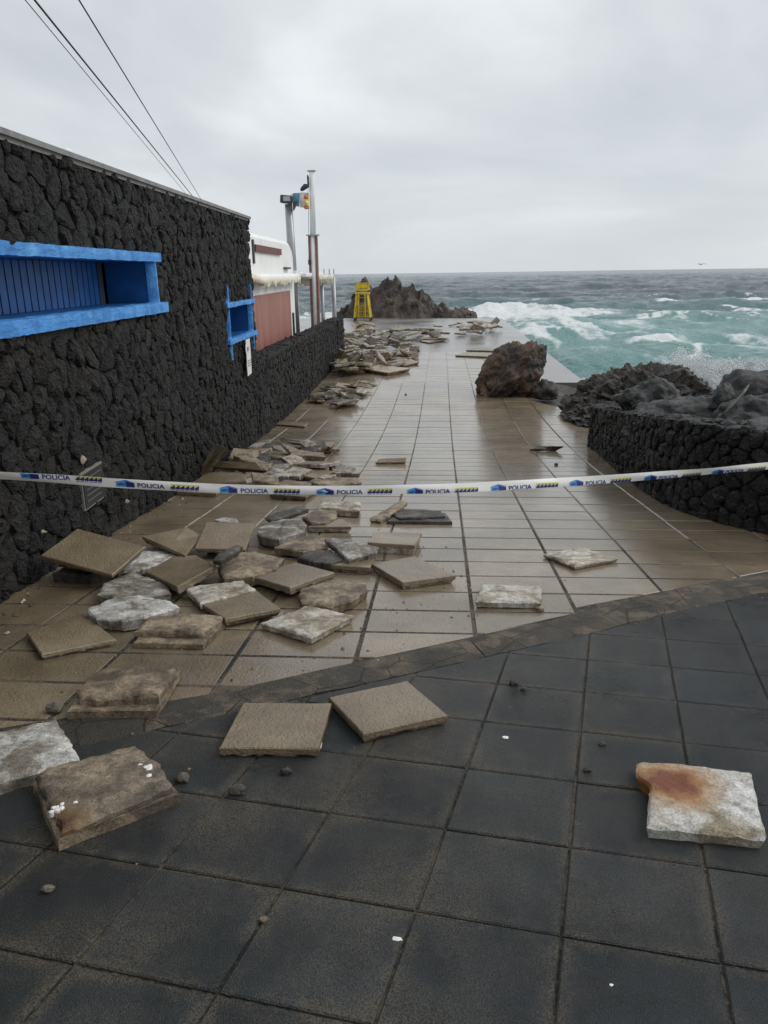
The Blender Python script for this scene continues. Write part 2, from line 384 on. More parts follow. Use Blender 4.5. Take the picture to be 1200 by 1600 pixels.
def inset(poly, d):
    n = len(poly); r = []
    for i in range(n):
        a = Vector(poly[i-1]); b = Vector(poly[i]); c = Vector(poly[(i+1) % n])
        e1 = (b-a); e2 = (c-b)
        if e1.length < 1e-6 or e2.length < 1e-6: r.append(tuple(b)); continue
        e1.normalize(); e2.normalize()
        n1 = Vector((-e1.y, e1.x)); n2 = Vector((-e2.y, e2.x)); k = 1+n1.dot(n2)
        q = b+(n1+n2)*(d/max(k, .4)); r.append((q.x, q.y))
    return r

# ================================================================== SETTING
WA = math.atan(.045); WNX, WNY = math.cos(WA), math.sin(WA)
def Wp(y, z, d=0.0): return Vector((-2.75-.045*y+d*WNX, y+d*WNY, z))
def LWx(y): return -3.382-.02*(y-14.05)
UP = [(-3.4, 2.10), (-2.6, 2.50), (-1.93, 2.83), (-1.05, 3.26), (-.41, 3.68), (.2, 4.08), (.86, 4.51), (1.51, 5.0), (2.46, 5.56), (3.3, 6.06), (4.4, 6.7)]
LO = [(-3.4, 1.62), (-2.6, 2.02), (-1.55, 2.68), (-.58, 3.27), (-.15, 3.52), (.39, 3.86), (.89, 4.17), (1.42, 4.54), (2.25, 5.04), (3.3, 5.68), (4.4, 6.35)]
def lerp_line(L, x):
    for (a, b) in zip(L, L[1:]):
        if x <= b[0] or b is L[-1]: return a, b
def line_y(L, x):
    a, b = lerp_line(L, x); return a[1]+(b[1]-a[1])*(x-a[0])/(b[0]-a[0])

# bed under the paving (joint sand) following the ramp
def sheet(name, xs_fn, ys, dz, mat, kind='structure'):
    V = []; F = []
    for y in ys:
        x0, x1 = xs_fn(y); z = gz(y)+dz
        V += [(x0, y, z), (x1, y, z)]
    for i in range(len(ys)-1): F.append([2*i, 2*i+1, 2*i+3, 2*i+2])
    return tag(obj(name, V, F, mat), kind=kind)
pav = sheet('pavement', lambda y: (-16, 2.35 if y > 19.4 else (3.3-(y-17)*.5 if y > 17 else 3.45)), [-3, -1, 0, 2, 4, 6, 8, 9.9]+[10+.5*i for i in range(26)], -.016, MAT['joint'])
# end of the pavement sheet is at y = 22.5, the concrete bathing platform carries on
mb = MB()
mb.prism([(-16, 22.35), (4.12, 22.35), (4.12, 54.2), (-9.5, 56.7), (-16, 57.8)], -2.2, -.010)
plat = tag(mb.build('sea_platform', MAT['platform']), kind='structure')

def tile_mesh(poly, top=0.0, bev=.004, drop=.006, base=-.03):
    n = len(poly); inn = inset(poly, bev)
    V = [(p[0], p[1], gz(p[1])+top) for p in inn]+[(p[0], p[1], gz(p[1])+top-drop) for p in poly]+[(p[0], p[1], gz(p[1])+base) for p in poly]
    F = [list(range(n))]
    for k in (0, n):
        for i in range(n): F.append([k+i, k+n+i, k+n+(i+1) % n, k+(i+1) % n])
    return V, F
# ---- brown pavers
PX0, PY0, PA, PB = .21375, 4.12773, .66, .40026
pieces = []
for j in range(-7, 68):
    for k in range(-7, 6):
        x0, x1 = PX0+k*PA+.0045, PX0+(k+1)*PA-.0045
        y0, y1 = PY0+j*PB+.0055, PY0+(j+1)*PB-.0055
        cx, cy = (x0+x1)/2, (y0+y1)/2
        poly = [(x0, y0), (x1, y0), (x1, y1), (x0, y1)]
        for xx in (x0, x1):
            a, b = lerp_line(UP, xx); dx, dy = b[0]-a[0], b[1]-a[1]; L_ = math.hypot(dx, dy)
            if poly: poly = clip(poly, a[0], a[1]+.004, -dy/L_, dx/L_)
        if cy > 14: wx, nx_, ny_ = LWx(cy)-.03, 1, .02
        else: wx, nx_, ny_ = -2.75-.045*cy-.03, 1, .045
        if poly: poly = clip(poly, wx, cy, nx_, ny_)
        if poly and 16.2 < cy < 19.3: poly = clip(poly, 3.3, 17, -.894, -.447)
        if poly: poly = clip(poly, 3.4, cy, -1, 0)
        if poly and cy > 19: poly = clip(poly, 2.35, cy, -1, 0)
        if poly and cy > 22.4: poly = clip(poly, 2.35, cy, -1, 0)
        if len(poly) < 3 or abs(area(poly)) < .008: continue
        pieces.append((math.hypot(cx, cy), poly))
pieces.sort(key=lambda p: p[0])
rest = MB()
for i, (d, poly) in enumerate(pieces):
    dz = random.uniform(-.0025, .0025); V, F = tile_mesh(poly, dz, .010, .010)
    if i < 300: obj('paver', V, F, MAT['paver'], pav)
    else: rest.add(V, F)
tag(rest.build('distant_pavers', MAT['paver'], pav), kind='stuff')

# ---- black rubber mats
bedV = []; bedF = []
for x, _ in LO: bedV += [(x, -3, gz(-3)-.012), (x, line_y(LO, x)+.02, gz(line_y(LO, x))-.012)]
bedV = []; ysb = [-3, -1, 0, 2, 4, 6.6]
for y in ysb: bedV += [(-3.6, y, gz(y)-.003), (4.6, y, gz(y)-.003)]
for i in range(len(ysb)-1): bedF.append([2*i, 2*i+1, 2*i+3, 2*i+2])
rub = tag(obj('rubber_floor', bedV, bedF, MAT['rubber_joint']), kind='structure')
E1, E2, RO = Vector((.4135, -.0720)), Vector((.0885, .4025)), Vector((-.062, 1.815))
for i in range(-9, 12):
    for j in range(-7, 14):
        o = RO+E1*i+E2*j; g = .0025+random.uniform(0, .003)
        a = g/.41
        poly = [o+E1*a+E2*a, o+E1*(1-a)+E2*a, o+E1*(1-a)+E2*(1-a), o+E1*a+E2*(1-a)]
        poly = [tuple(p) for p in poly]
        for p in list(poly):
            s_, b = lerp_line(LO, p[0]); dx, dy = b[0]-s_[0], b[1]-s_[1]; L_ = math.hypot(dx, dy)
            if poly: poly = clip(poly, s_[0], s_[1]-.008, dy/L_, -dx/L_)
        if poly: poly = clip(poly, -2.9, 0, 1, .045)
        if poly: poly = clip(poly, 4.4, 0, -1, 0)
        if len(poly) < 3 or abs(area(poly)) < .004: continue
        if poly[0][1] < -1.0: continue
        V, F = tile_mesh(poly, .006+random.uniform(-.0015, .0015), .005, .005, -.02)
        obj('rubber_mat', V, F, MAT['rubber'], rub)

# ---- cracked concrete strip between mats and pavers
stripo = tag(obj('edge_strip', [(x, line_y(LO, x), gz(line_y(LO, x))-.004) for x, _ in LO]+[(x, line_y(UP, x), gz(line_y(UP, x))-.004) for x, _ in LO],
     [[i, i+1, len(LO)+i+1, len(LO)+i] for i in range(len(LO)-1)], MAT['joint']), kind='structure')
x = -3.3; lastsh = 0
while x < 4.2:
    wd = random.uniform(.7, 1.5); sh = random.uniform(-.10, .10) if x > -3.2 else 0
    n = 16; bot = []; topp = []; shn = random.uniform(-.10, .10)
    for q in range(n+1):
        t = x+.004+(wd-.008)*q/n
        bot.append((t+sh*0, line_y(LO, t)+random.uniform(-.006, .012)))
    for q in range(n+1):
        t = x+.004+(wd-.008)*q/n+lastsh*(1-q/n)+shn*q/n
        t = min(max(t, -3.39), 4.39); topp.append((t, line_y(UP, t)+random.uniform(-.012, .008)))
    lastsh = shn
    V = []; F = []
    rows = 4
    for r in range(rows+1):
        for q in range(n+1):
            f = r/rows; px_ = bot[q][0]*(1-f)+topp[q][0]*f; py_ = bot[q][1]*(1-f)+topp[q][1]*f
            edge = (r in (0, rows)) or (q in (0, n))
            V.append((px_, py_, gz(py_)+(.0 if edge else .009)+.004*mnoise.noise((px_*5, py_*5, 0))))
    for r in range(rows):
        for q in range(n): F.append([r*(n+1)+q, r*(n+1)+q+1, (r+1)*(n+1)+q+1, (r+1)*(n+1)+q])
    obj('strip_piece', V, F, MAT['strip'], stripo, True)
    x += wd

# ---- sea
rng = np.random.RandomState(5)
PERM = rng.rand(256, 256).astype(np.float64)
def vnoise(x, y):
    xi = np.floor(x).astype(int); yi = np.floor(y).astype(int); fx = x-xi; fy = y-yi
    fx = fx*fx*(3-2*fx); fy = fy*fy*(3-2*fy)
    g = lambda a, b: PERM[a % 256, b % 256]
    return (g(xi, yi)*(1-fx)+g(xi+1, yi)*fx)*(1-fy)+(g(xi, yi+1)*(1-fx)+g(xi+1, yi+1)*fx)*fy
def fbm(x, y, o=4):
    s = 0; a = .5
    for i in range(o): s = s+a*vnoise(x*2**i+17*i, y*2**i+31*i); a *= .5
    return s
ys = [12.0]
while ys[-1] < 6000: ys.append(ys[-1]*1.0082+.01)
ys = np.array(ys); us = np.concatenate([np.linspace(-1.5, -.36, 50), np.linspace(-.34, .66, 560), np.linspace(.68, 1.5, 40)])
Yg, Ug = np.meshgrid(ys, us, indexing='ij'); Xg = Ug*(Yg+14)
fade = np.clip(1-(Yg-300)/900, .15, 1)
near = np.clip((Yg-16)/25, .25, 1)
def swell(ang, wl, amp, ph, sharp=1.0):
    dx, dy = math.sin(ang), math.cos(ang)
    wob = 2.2*fbm(Xg/wl/2.2+ph, Yg/wl/2.2, 3)
    p = (Xg*dx+Yg*dy)*2*math.pi/wl+ph+wob*2
    s = .5+.5*np.sin(p); return amp*(s**sharp)*(.35+1.3*fbm(Xg/wl/1.7+3*ph, Yg/wl/3, 2))
Z = np.zeros_like(Yg)
Z += swell(-.35, 31, .95, 1.2, 1.8)*near+swell(.15, 17, .55, 3.1, 1.6)*near+swell(-.7, 8.5, .30, .4, 1.4)
far_ = np.clip((Yg-80)/200, 0, 1)
Z += swell(-.25, 60, .7, 5.0, 1.8)*far_
Z += (fbm(Xg/2.2, Yg/1.6, 5)-.5)*.8+(fbm(Xg/.7, Yg/.55, 3)-.5)*.14
# the breaker rolling in past the outcrop
bc = 90+.25*(Xg-6)+7*(fbm(Xg/9, Xg*0+.3, 3)-.5)
bx = np.clip((Xg+1)/4, 0, 1)*np.clip((24-Xg)/12, 0, 1)
dB = Yg-bc
brk = np.where(dB > 0, np.exp(-(dB/5)**2), np.exp(-(dB/11)**2))*bx
lump = fbm(Xg/2.6, Yg/2.6, 4)
lump2 = fbm(Xg/.9, Yg/.9, 4)
Z += .8*brk*(.25+1.8*lump*(.4+1.2*fbm(Xg/5+2, Xg*0+.7, 2))+.8*(lump2-.4))
# second roller, turquoise, nearer
b2 = 44+.10*(Xg-6)+5*(fbm(Xg/9+7, Xg*0+.9, 3)-.5)
d2 = Yg-b2; br2 = np.where(d2 > 0, np.exp(-(d2/4)**2), np.exp(-(d2/5.5)**2))*np.clip((Xg-4)/4, 0, 1)
Z += br2*.75
b3 = 62+.18*(Xg-6)+5*(fbm(Xg/9+2, Xg*0+.2, 3)-.5)
d3 = Yg-b3; br3 = np.where(d3 > 0, np.exp(-(d3/4)**2), np.exp(-(d3/6)**2))*np.clip((Xg-5)/4, 0, 1)
Z += br3*.7
Z = -1.25+(Z-1.0)*fade
# no water on the platform
# foam amount
ridge = 1-np.abs(fbm(Xg/3.2+4*fbm(Xg/7, Yg/9, 2), Yg/4.2, 4)-.47)*9          # thin lacy streaks
lace = np.clip(ridge, 0, 1)
patch = np.clip((fbm(Xg/14+9, Yg/12, 3)-.36)*4.5, 0, 1)
zone = np.clip((112-Yg)/25, 0, 1)*np.clip((Xg+6)/10, .0, 1)
foam = lace*patch*zone*1.0
foam = np.maximum(foam, np.clip(np.exp(-((dB+3)/7.0)**2)*bx*(.22+1.4*lump+.7*lump2)*(.72+.4*lace), 0, 1))
foam = np.maximum(foam, .95*np.clip(1-np.abs(Yg-74)/20, 0, 1)*np.clip((30-Xg)/14, 0, 1)*np.clip((Xg-1)/4, 0, 1)*(.12+1.7*lump*lace**.5))
foam = np.maximum(foam, np.exp(-((d2-1.2)/1.3)**2)*np.clip((Xg-8)/5, 0, 1)*np.clip((fbm(Xg/4, Yg/4, 3)-.3)*4.2, 0, 1)*.9)
foam = np.maximum(foam, np.exp(-((d3-1.5)/1.9)**2)*np.clip((Xg-5)/3, 0, 1)*np.clip((fbm(Xg/5+3, Yg/5, 3)-.3)*4, 0, 1)*np.clip((26-Xg)/14, 0, 1))
for (y0_, sl_, x0_, x1_, wd_, ph_) in ((53, .22, 9, 40, 1.1, 1.1), (74, .30, 14, 60, 1.5, 2.3), (92, .12, 22, 80, 1.6, 3.7), (37, .05, 8, 30, .8, 5.9), (120, .2, 30, 120, 2.0, 8.1)):
    yl = y0_+sl_*(Xg-8)+6*(fbm(Xg/8+ph_*9, Xg*0+ph_, 4)-.5); dl = Yg-yl
    msk = np.clip((Xg-x0_)/4, 0, 1)*np.clip((x1_-Xg)/10, 0, 1)*np.clip((fbm(Xg/5+ph_*3, Yg/9, 3)-.38)*5, 0, 1)
    Z += .45*msk*np.where(dl > 0, np.exp(-(dl/2.2)**2), np.exp(-(dl/3.5)**2))
    foam = np.maximum(foam, msk*np.where(dl > 0, np.exp(-(dl/(.8*wd_))**2), np.exp(-(dl/(2.4*wd_))**2)*(.25+1.3*lace))*.95)
edge = np.clip(1-np.abs(Xg-4.9)/1.6, 0, 1)*(Yg > 21)*(Yg < 60)
foam = np.maximum(foam, edge*np.clip((fbm(Xg/1.5, Yg/2.5, 4)-.36)*6, 0, 1))
spl = np.exp(-((Xg-9.7)/3.4)**2-((Yg-29.5)/2.4)**2)
foam = np.maximum(foam, np.clip(spl*(.4+1.6*lump), 0, 1)); Z += spl*(.9*lump2+.1)
caps = np.clip((fbm(Xg/3+40, Yg/3.5, 4)-.70)*14, 0, 1)*np.clip((Yg-40)/60, 0, 1)*np.clip(1-(Yg-110)/60, 0, 1)
foam = np.maximum(foam, caps)
lrock = np.exp(-((Xg+9)/7)**2-((Yg-82)/16)**2)
foam = np.maximum(foam, np.clip(lrock*(.3+1.4*lump), 0, 1))
Z += foam*.10*(lump-.3)*np.clip(Yg/60, 0, 1.5)
turq = np.clip((150-Yg)/95, 0, 1)*np.clip((Xg+14)/18, .25, 1)*(.75+.5*fbm(Xg/25, Yg/18, 3))
nR, nC = Yg.shape
verts = np.stack([Xg, Yg, Z], -1).reshape(-1, 3)
idx = np.arange(nR*nC).reshape(nR, nC)
quads = np.stack([idx[:-1, :-1], idx[:-1, 1:], idx[1:, 1:], idx[1:, :-1]], -1).reshape(-1, 4)
me = bpy.data.meshes.new('sea')
me.vertices.add(len(verts)); me.vertices.foreach_set('co', verts.astype(np.float32).ravel())
me.loops.add(quads.size); me.loops.foreach_set('vertex_index', quads.astype(np.int32).ravel())
me.polygons.add(len(quads)); me.polygons.foreach_set('loop_start', np.arange(0, quads.size, 4, dtype=np.int32)); me.polygons.foreach_set('loop_total', np.full(len(quads), 4, np.int32))
me.polygons.foreach_set('use_smooth', np.ones(len(quads), bool))
for nm, arr in (('foam', foam), ('shallow', turq)):
    at = me.attributes.new(nm, 'FLOAT', 'POINT'); at.data.foreach_set('value', arr.astype(np.float32).ravel())
me.update(); me.validate()
m = Mat('sea_water')
af = m.n('ShaderNodeAttribute', attribute_name='foam').outputs['Fac']; at_ = m.n('ShaderNodeAttribute', attribute_name='shallow').outputs['Fac']
wc = m.ramp(at_, [(0.0, (.042, .078, .094)), (.45, (.07, .15, .16)), (1.0, (.165, .315, .30))])
det = m.noise(1.6, 8, .72); fd = m.noise(6, 6, .7)
wcap = m.ramp(m.noise(.11, 6, .62, scale=(1, .55, 1)), [(.665, 0.0), (.70, .55)])
ff = m.ramp(m.math('ADD', m.math('MAXIMUM', af, wcap), m.math('MULTIPLY', m.math('SUBTRACT', det, .5), .8)), [(.28, 0.0), (.66, 1.0)])
c = m.mix(ff, wc, m.ramp(fd, [(.3, (.60, .64, .64)), (.6, (.80, .82, .82))]))
chop = m.math('ADD', m.noise(.9, 6, .65, scale=(1, 1.6, 1)), m.math('MULTIPLY', m.noise(.16, 6, .6, scale=(1, 1.8, 1)), 3.0))
nb = m.bump(chop, 1.0, .35)
MAT['sea'] = m.set(Base_Color=c, Roughness=m.math('ADD', m.math('MULTIPLY', ff, .6), .16), Normal=nb, IOR=1.33, Specular_IOR_Level=.38)
me.materials.append(MAT['sea'])
sea = bpy.data.objects.new('sea', me); COL.objects.link(sea); tag(sea, kind='structure')

# ---- rough shore ground right of the paving
V = []; F = []; nx_, ny_ = 40, 70
for j in range(ny_+1):
    for i in range(nx_+1):
        x = 2.2+11*i/nx_; y = 1.5+20.8*j/ny_
        bz = gz(y)-.10-.13*max(0, x-3.0)**1.25
        if y > 14: bz -= .02
        V.append((x, y, bz+.22*(mnoise.fractal((x*1.1, y*1.1, 0), 1, 2, 5))*min(1, max(0, (x-2.6)*1.2))))
for j in range(ny_):
    for i in range(nx_): a = j*(nx_+1)+i; F.append([a, a+1, a+nx_+2, a+nx_+1])
tag(obj('shore_ground', V, F, MAT['porous'], None, True), kind='structure')

# ================================================================== STONE WORK
def voronoi_cells(s0, s1, zlo, zhi, cell, seed, rects=(), stretch=1.0):
    """jittered cells over s in [s0,s1], z in [zlo(s), zhi(s)]; returns list of (centre, polygon)"""
    rd = random.Random(seed); pts = {}; cw = cell; ch = cell*stretch
    zmin = min(zlo(s0+(s1-s0)*k/20) for k in range(21)); zmax = max(zhi(s0+(s1-s0)*k/20) for k in range(21))
    ni = int((s1-s0)/cw)+1; nj = int((zmax-zmin)/ch)+1
    for i in range(-1, ni+1):
        for j in range(-1, nj+1):
            if rd.random() < .27: continue
            pts[(i, j)] = (s0+(i+.5+rd.uniform(-.46, .46)+(.25 if j % 2 else -.25))*cw, zmin+(j+.5+rd.uniform(-.46, .46))*ch)
    res = []
    for (i, j), p in pts.items():
        poly = [(p[0]-1.6*cw, p[1]-1.6*ch), (p[0]+1.6*cw, p[1]-1.6*ch), (p[0]+1.6*cw, p[1]+1.6*ch), (p[0]-1.6*cw, p[1]+1.6*ch)]
        for di in range(-3, 4):
            for dj in range(-3, 4):
                q = pts.get((i+di, j+dj))
                if q is None or (di == 0 and dj == 0): continue
                poly = clip(poly, (p[0]+q[0])/2, (p[1]+q[1])/2, p[0]-q[0], p[1]-q[1])
        skip = False
        for (a0, a1, b0, b1) in rects:
            d = [(a0-p[0], (a0, 0, -1, 0)), (p[0]-a1, (a1, 0, 1, 0)), (b0-p[1], (0, b0, 0, -1)), (p[1]-b1, (0, b1, 0, 1))]
            k = max(d, key=lambda t: t[0])
            if min(abs(p[0]-a0), abs(p[0]-a1)) > 3*cw and not (a0 < p[0] < a1): continue
            if k[0] < -.0: 
                # centre inside the opening: keep the sliver outside if it reaches out
                skip = True; break
            poly = clip(poly, *k[1])
        if skip or len(poly) < 3: continue
        poly = clip(poly, s0, 0, 1, 0); poly = clip(poly, s1, 0, -1, 0) if len(poly) > 2 else poly
        if len(poly) > 2: poly = clip(poly, p[0], zlo(p[0]), 0, 1)
        if len(poly) > 2: poly = clip(poly, p[0], zhi(p[0]), 0, -1)
        if len(poly) < 3 or abs(area(poly)) < .0022: continue
        cx = sum(q[0] for q in poly)/len(poly); cz = sum(q[1] for q in poly)/len(poly)
        res.append(((cx, cz), poly))
    return res
def stone_geo(fn, c, poly, depth, rd, n=11):
    """domed, chipped stone on the surface fn(s,z,d)"""
    prof = []
    for k in range(n):
        a = 2*math.pi*(k+rd.uniform(-.25, .25))/n; dx, dz = math.cos(a), math.sin(a); r = 9
        for i in range(len(poly)):
            p, q = poly[i], poly[(i+1) % len(poly)]
            ex, ez = q[0]-p[0], q[1]-p[1]; den = dx*ez-dz*ex
            if abs(den) < 1e-9: continue
            t = ((p[0]-c[0])*ez-(p[1]-c[1])*ex)/den; u_ = ((p[0]-c[0])*dz-(p[1]-c[1])*dx)/den
            if t > 0 and -1e-6 <= u_ <= 1+1e-6: r = min(r, t)
        prof.append((dx, dz, r if r < 9 else .05))
    V = []; dp = depth*rd.uniform(.6, 1.35); tx, tz = rd.uniform(-.3, .3), rd.uniform(-.3, .3)
    for rf, d0 in ((1.0, -.03), (.955, .55*dp), (.62, dp)):
        for (dx, dz, r) in prof:
            f = r*rf*(1+rd.uniform(-.05, .015)); d = d0+rd.uniform(-.28, .28)*dp*(rf < .98)+(tx*dx+tz*dz)*dp*rf*1.3*(rf < .98)
            V.append(fn(c[0]+dx*f, c[1]+dz*f, d))
    V.append(fn(c[0], c[1], dp*rd.uniform(.8, 1.25)))
    F = []
    for k in (0, n):
        for i in range(n): F.append([k+i, k+(i+1) % n, k+n+(i+1) % n, k+n+i])
    for i in range(n): F.append([2*n+i, 2*n+(i+1) % n, 3*n])
    return V, F
CAMP = Vector((0, 0, 3.049))
def lay_stones(cells, fn, depth, mat, parent, seed, maxn=300, rest_name='small_far_stones'):
    rd = random.Random(seed)
    cells = sorted(cells, key=lambda c: -(abs(area(c[1])) if (fn(c[0][0], c[0][1], 0).y > 3.9 or fn(c[0][0], c[0][1], 0).x > 0) else .0001)/(fn(c[0][0], c[0][1], 0)-CAMP).length**2)
    rest = MB()
    for i, (c, poly) in enumerate(cells):
        V, F = stone_geo(fn, c, poly, depth, rd)
        if i < maxn: obj('stone', V, F, mat, parent)
        else: rest.add(V, F)
    if rest.V: tag(rest.build(rest_name, mat, parent), kind='stuff')

def wbox(mb, y0, y1, z0, z1, d0, d1, fn=Wp, mi=0):
    P = [fn(y0, z0, d0), fn(y1, z0, d0), fn(y1, z1, d0), fn(y0, z1, d0), fn(y0, z0, d1), fn(y1, z0, d1), fn(y1, z1, d1), fn(y0, z1, d1)]
    mb.add(P, [[0, 1, 2, 3], [4, 7, 6, 5], [0, 4, 5, 1], [1, 5, 6, 2], [2, 6, 7, 3], [3, 7, 4, 0]], mi); return mb
def band(y0, y1, z0, z1, d0, d1, n, jit, seed, fn=Wp, axis='y'):
    """hand-painted plaster band with uneven edges"""
    rd = random.Random(seed); mb = MB(); V = []; F = []
    j = lambda: rd.uniform(-jit, jit)*.7+jit*1.1*mnoise.noise((len(V)*.05, seed*7.1, rd.random()*.4))
    for i in range(n+1):
        f = i/n
        if axis == 'y':
            y = y0+(y1-y0)*f; a, b = z0+j(), z1+j(); dd = d1+j()*.6
            ring = [fn(y, a, d0), fn(y, a+.004, dd), fn(y, (a+b)/2, dd+.002+j()*.4), fn(y, b-.004, dd), fn(y, b, d0)]
        else:
            z = z0+(z1-z0)*f; a, b = y0+j(), y1+j(); dd = d1+j()*.6
            ring = [fn(a, z, d0), fn(a+.004, z, dd), fn((a+b)/2, z, dd+.004), fn(b-.004, z, dd), fn(b, z, d0)]
        V += ring
    for i in range(n):
        for k in range(4): F.append([i*5+k, i*5+k+1, (i+1)*5+k+1, (i+1)*5+k])
    F.append([0, 1, 2, 3, 4]); F.append([n*5+k for k in (4, 3, 2, 1, 0)])
    return mb.add(V, F)

# ---- the stone house with blue windows
ZT = 3.975
house = thing('stone_house', 'dark lava stone house with blue framed windows along the left side', 'house', (-2.9, 3.0, gz(3)))
BW = (3.3, 8.5, 2.77, 3.20); SW = (11.97, 13.80, 2.10, 2.58)
core = MB(); gl = lambda y: gz(y)-.3
for (a, b, zs) in ((-2.5, BW[0], [(0, ZT)]), (BW[0], BW[1], [(0, BW[2]), (BW[3], ZT)]), (BW[1], SW[0], [(0, ZT)]), (SW[0], SW[1], [(0, SW[2]), (SW[3], ZT)]), (SW[1], 14.03, [(0, ZT)])):
    for (z0, z1) in zs: wbox(core, a, b, z0, z1, -.5, -.010)
wbox(core, -2.5, 14.03, 0, ZT, -9, -.75)
core.build('wall_core', MAT['wallmortar'], house)
cells = voronoi_cells(-1.0, 14.06, lambda s: gz(s)-.02, lambda s: ZT, .165, 11, [(BW[0]-.4, BW[1]+.04, BW[2]-.07, BW[3]+.06), (SW[0]-.02, SW[1]+.03, SW[2]-.05, SW[3]+.05)])
lay_stones(cells, Wp, .036, MAT['lava'], house, 3)
rf = MB(); wbox(rf, -2.6, 14.12, ZT, ZT+.04, -9.1, .06); roof = rf.build('roof', MAT['roofcap'], house)
rf = MB(); wbox(rf, -2.6, 14.1, ZT-.035, ZT, -.05, .035); rf.build('roof_edge', MAT['concrete'], house)
# big window
win = obj('window', *[(lambda q: (q.V, q.F))(band(3.0, 8.74, 3.195, 3.295, -.05, .05, 90, .004, 1))][0], MAT['blue_light'], house, False); win.name = 'window'
b_ = band(3.0, 8.80, 2.66, 2.775, -.05, .065, 90, .0045, 2); b_.build('sill', MAT['blue_light'], win, False)
b_ = band(8.475, 8.53, 2.77, 3.2, -.05, .055, 12, .004, 3, axis='z'); b_.build('jamb', MAT['blue_light'], win, True)
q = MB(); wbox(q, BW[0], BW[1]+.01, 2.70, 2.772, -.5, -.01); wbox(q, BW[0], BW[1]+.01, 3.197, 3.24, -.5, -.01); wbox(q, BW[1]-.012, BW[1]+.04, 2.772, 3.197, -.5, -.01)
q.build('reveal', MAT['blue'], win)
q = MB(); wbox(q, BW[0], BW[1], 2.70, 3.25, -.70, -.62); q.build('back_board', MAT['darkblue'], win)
y = 3.4
while y < 8.12:
    q = MB(); wbox(q, y, y+.105, 2.775, 3.195, -.475, -.448); q.build('slat', MAT['blue'], win); y += .128
q = MB(); wbox(q, 8.155, 8.29, 2.775, 3.195, -.50, -.455); q.build('post', MAT['darkblue'], win)
# small window
win2 = band(11.80, 14.10, 2.57, 2.65, -.05, .06, 26, .007, 5).build('window', MAT['blue_light'], house)
band(11.78, 14.10, 2.02, 2.10, -.05, .07, 26, .007, 6).build('sill', MAT['blue_light'], win2)
for yy in (11.95, 13.78): 
    band(yy, yy+.05, 1.78, 2.02, -.04, .05, 8, .004, 7, axis='z').build('trim', MAT['blue_light'], win2, True)
    band(yy, yy+.05, 2.65, 2.91, -.04, .05, 8, .004, 8, axis='z').build('trim', MAT['blue_light'], win2, True)
    band(yy, yy+.05, 2.10, 2.57, -.04, .045, 8, .004, 9, axis='z').build('jamb', MAT['blue_light'], win2, True)
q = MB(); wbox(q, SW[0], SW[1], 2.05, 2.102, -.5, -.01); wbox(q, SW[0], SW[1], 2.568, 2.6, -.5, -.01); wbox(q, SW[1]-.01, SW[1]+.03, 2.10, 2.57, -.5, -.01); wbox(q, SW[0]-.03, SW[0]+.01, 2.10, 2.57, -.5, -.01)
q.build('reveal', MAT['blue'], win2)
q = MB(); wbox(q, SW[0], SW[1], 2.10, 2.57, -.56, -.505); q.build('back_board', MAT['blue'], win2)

# vent pipe on the roof
v = thing('vent_pipe', 'short white vent pipe with a cap on the stone house roof', 'pipe', Wp(7.45, ZT+.045, -.35))
c_ = v.location
MB().tube([c_, c_+Vector((0, 0, .10))], .045, 14).build('pipe', MAT['white'], v, True)
MB().tube([c_+Vector((0, 0, .10)), c_+Vector((0, 0, .105)), c_+Vector((0, 0, .145)), c_+Vector((0, 0, .15))], [.045, .06, .06, .05], 14).build('cap', MAT['white'], v, True)
v = thing('vent_pipe', 'tiny vent stub near the far end of the stone house roof', 'pipe', Wp(12.9, ZT+.045, -.3))
c_ = v.location
MB().tube([c_, c_+Vector((0, 0, .05))], .05, 12).build('pipe', MAT['concrete'], v, True)

# paper notice and plaque on the wall
n_ = thing('paper_notice', 'torn white paper notice stuck below the small blue window', 'notice', Wp(12.97, 1.43, .06))
rd = random.Random(2); pts = []
for k in range(11):
    z = 2.02-.6*k/10; pts.append((12.80+rd.uniform(-.03, .02)+.0*k, z))
rgt_ = [(13.13+rd.uniform(-.01, .01), 2.02-.58*k/10) for k in range(11)]
V = [Wp(y, z, .095) for y, z in pts]+[Wp(y, z, .10) for y, z in rgt_]+[Wp(y, z, .088) for y, z in pts]+[Wp(y, z, .092) for y, z in rgt_]
F = [[i, 11+i, 12+i, i+1] for i in range(10)]+[[22+i, 23+i, 34+i, 33+i] for i in range(10)]+[[i, i+1, 23+i, 22+i] for i in range(10)]+[[11+i, 33+i, 34+i, 12+i] for i in range(10)]+[[0, 22, 33, 11], [10, 21, 43, 32]]
obj('paper', V, F, MAT['paper'], n_)
for (z0, z1, a, b) in ((1.83, 1.90, 12.86, 12.98), (1.66, 1.675, 12.85, 13.1), (1.62, 1.635, 12.85, 13.1), (1.58, 1.595, 12.85, 13.08)):
    q = MB(); wbox(q, a, b, z0, z1, .092, .104); q.build('print', MAT['ink'], n_)
pl = thing('wall_plaque', 'small dark plaque with pale lettering low on the stone wall', 'plaque', Wp(6.2, 1.18, .07))
q = MB(); wbox(q, 5.97, 6.43, 1.17, 1.49, .0, .048); q.build('border', MAT['concrete'], pl)
q = MB(); wbox(q, 5.985, 6.415, 1.185, 1.475, .049, .056); q.build('plate', MAT['plaque'], pl)
for k in range(5):
    q = MB(); wbox(q, 6.03, 6.37-(k % 3)*.05, 1.425-.048*k, 1.437-.048*k, .0565, .058); q.build('lettering', MAT['plaquetext'], pl)
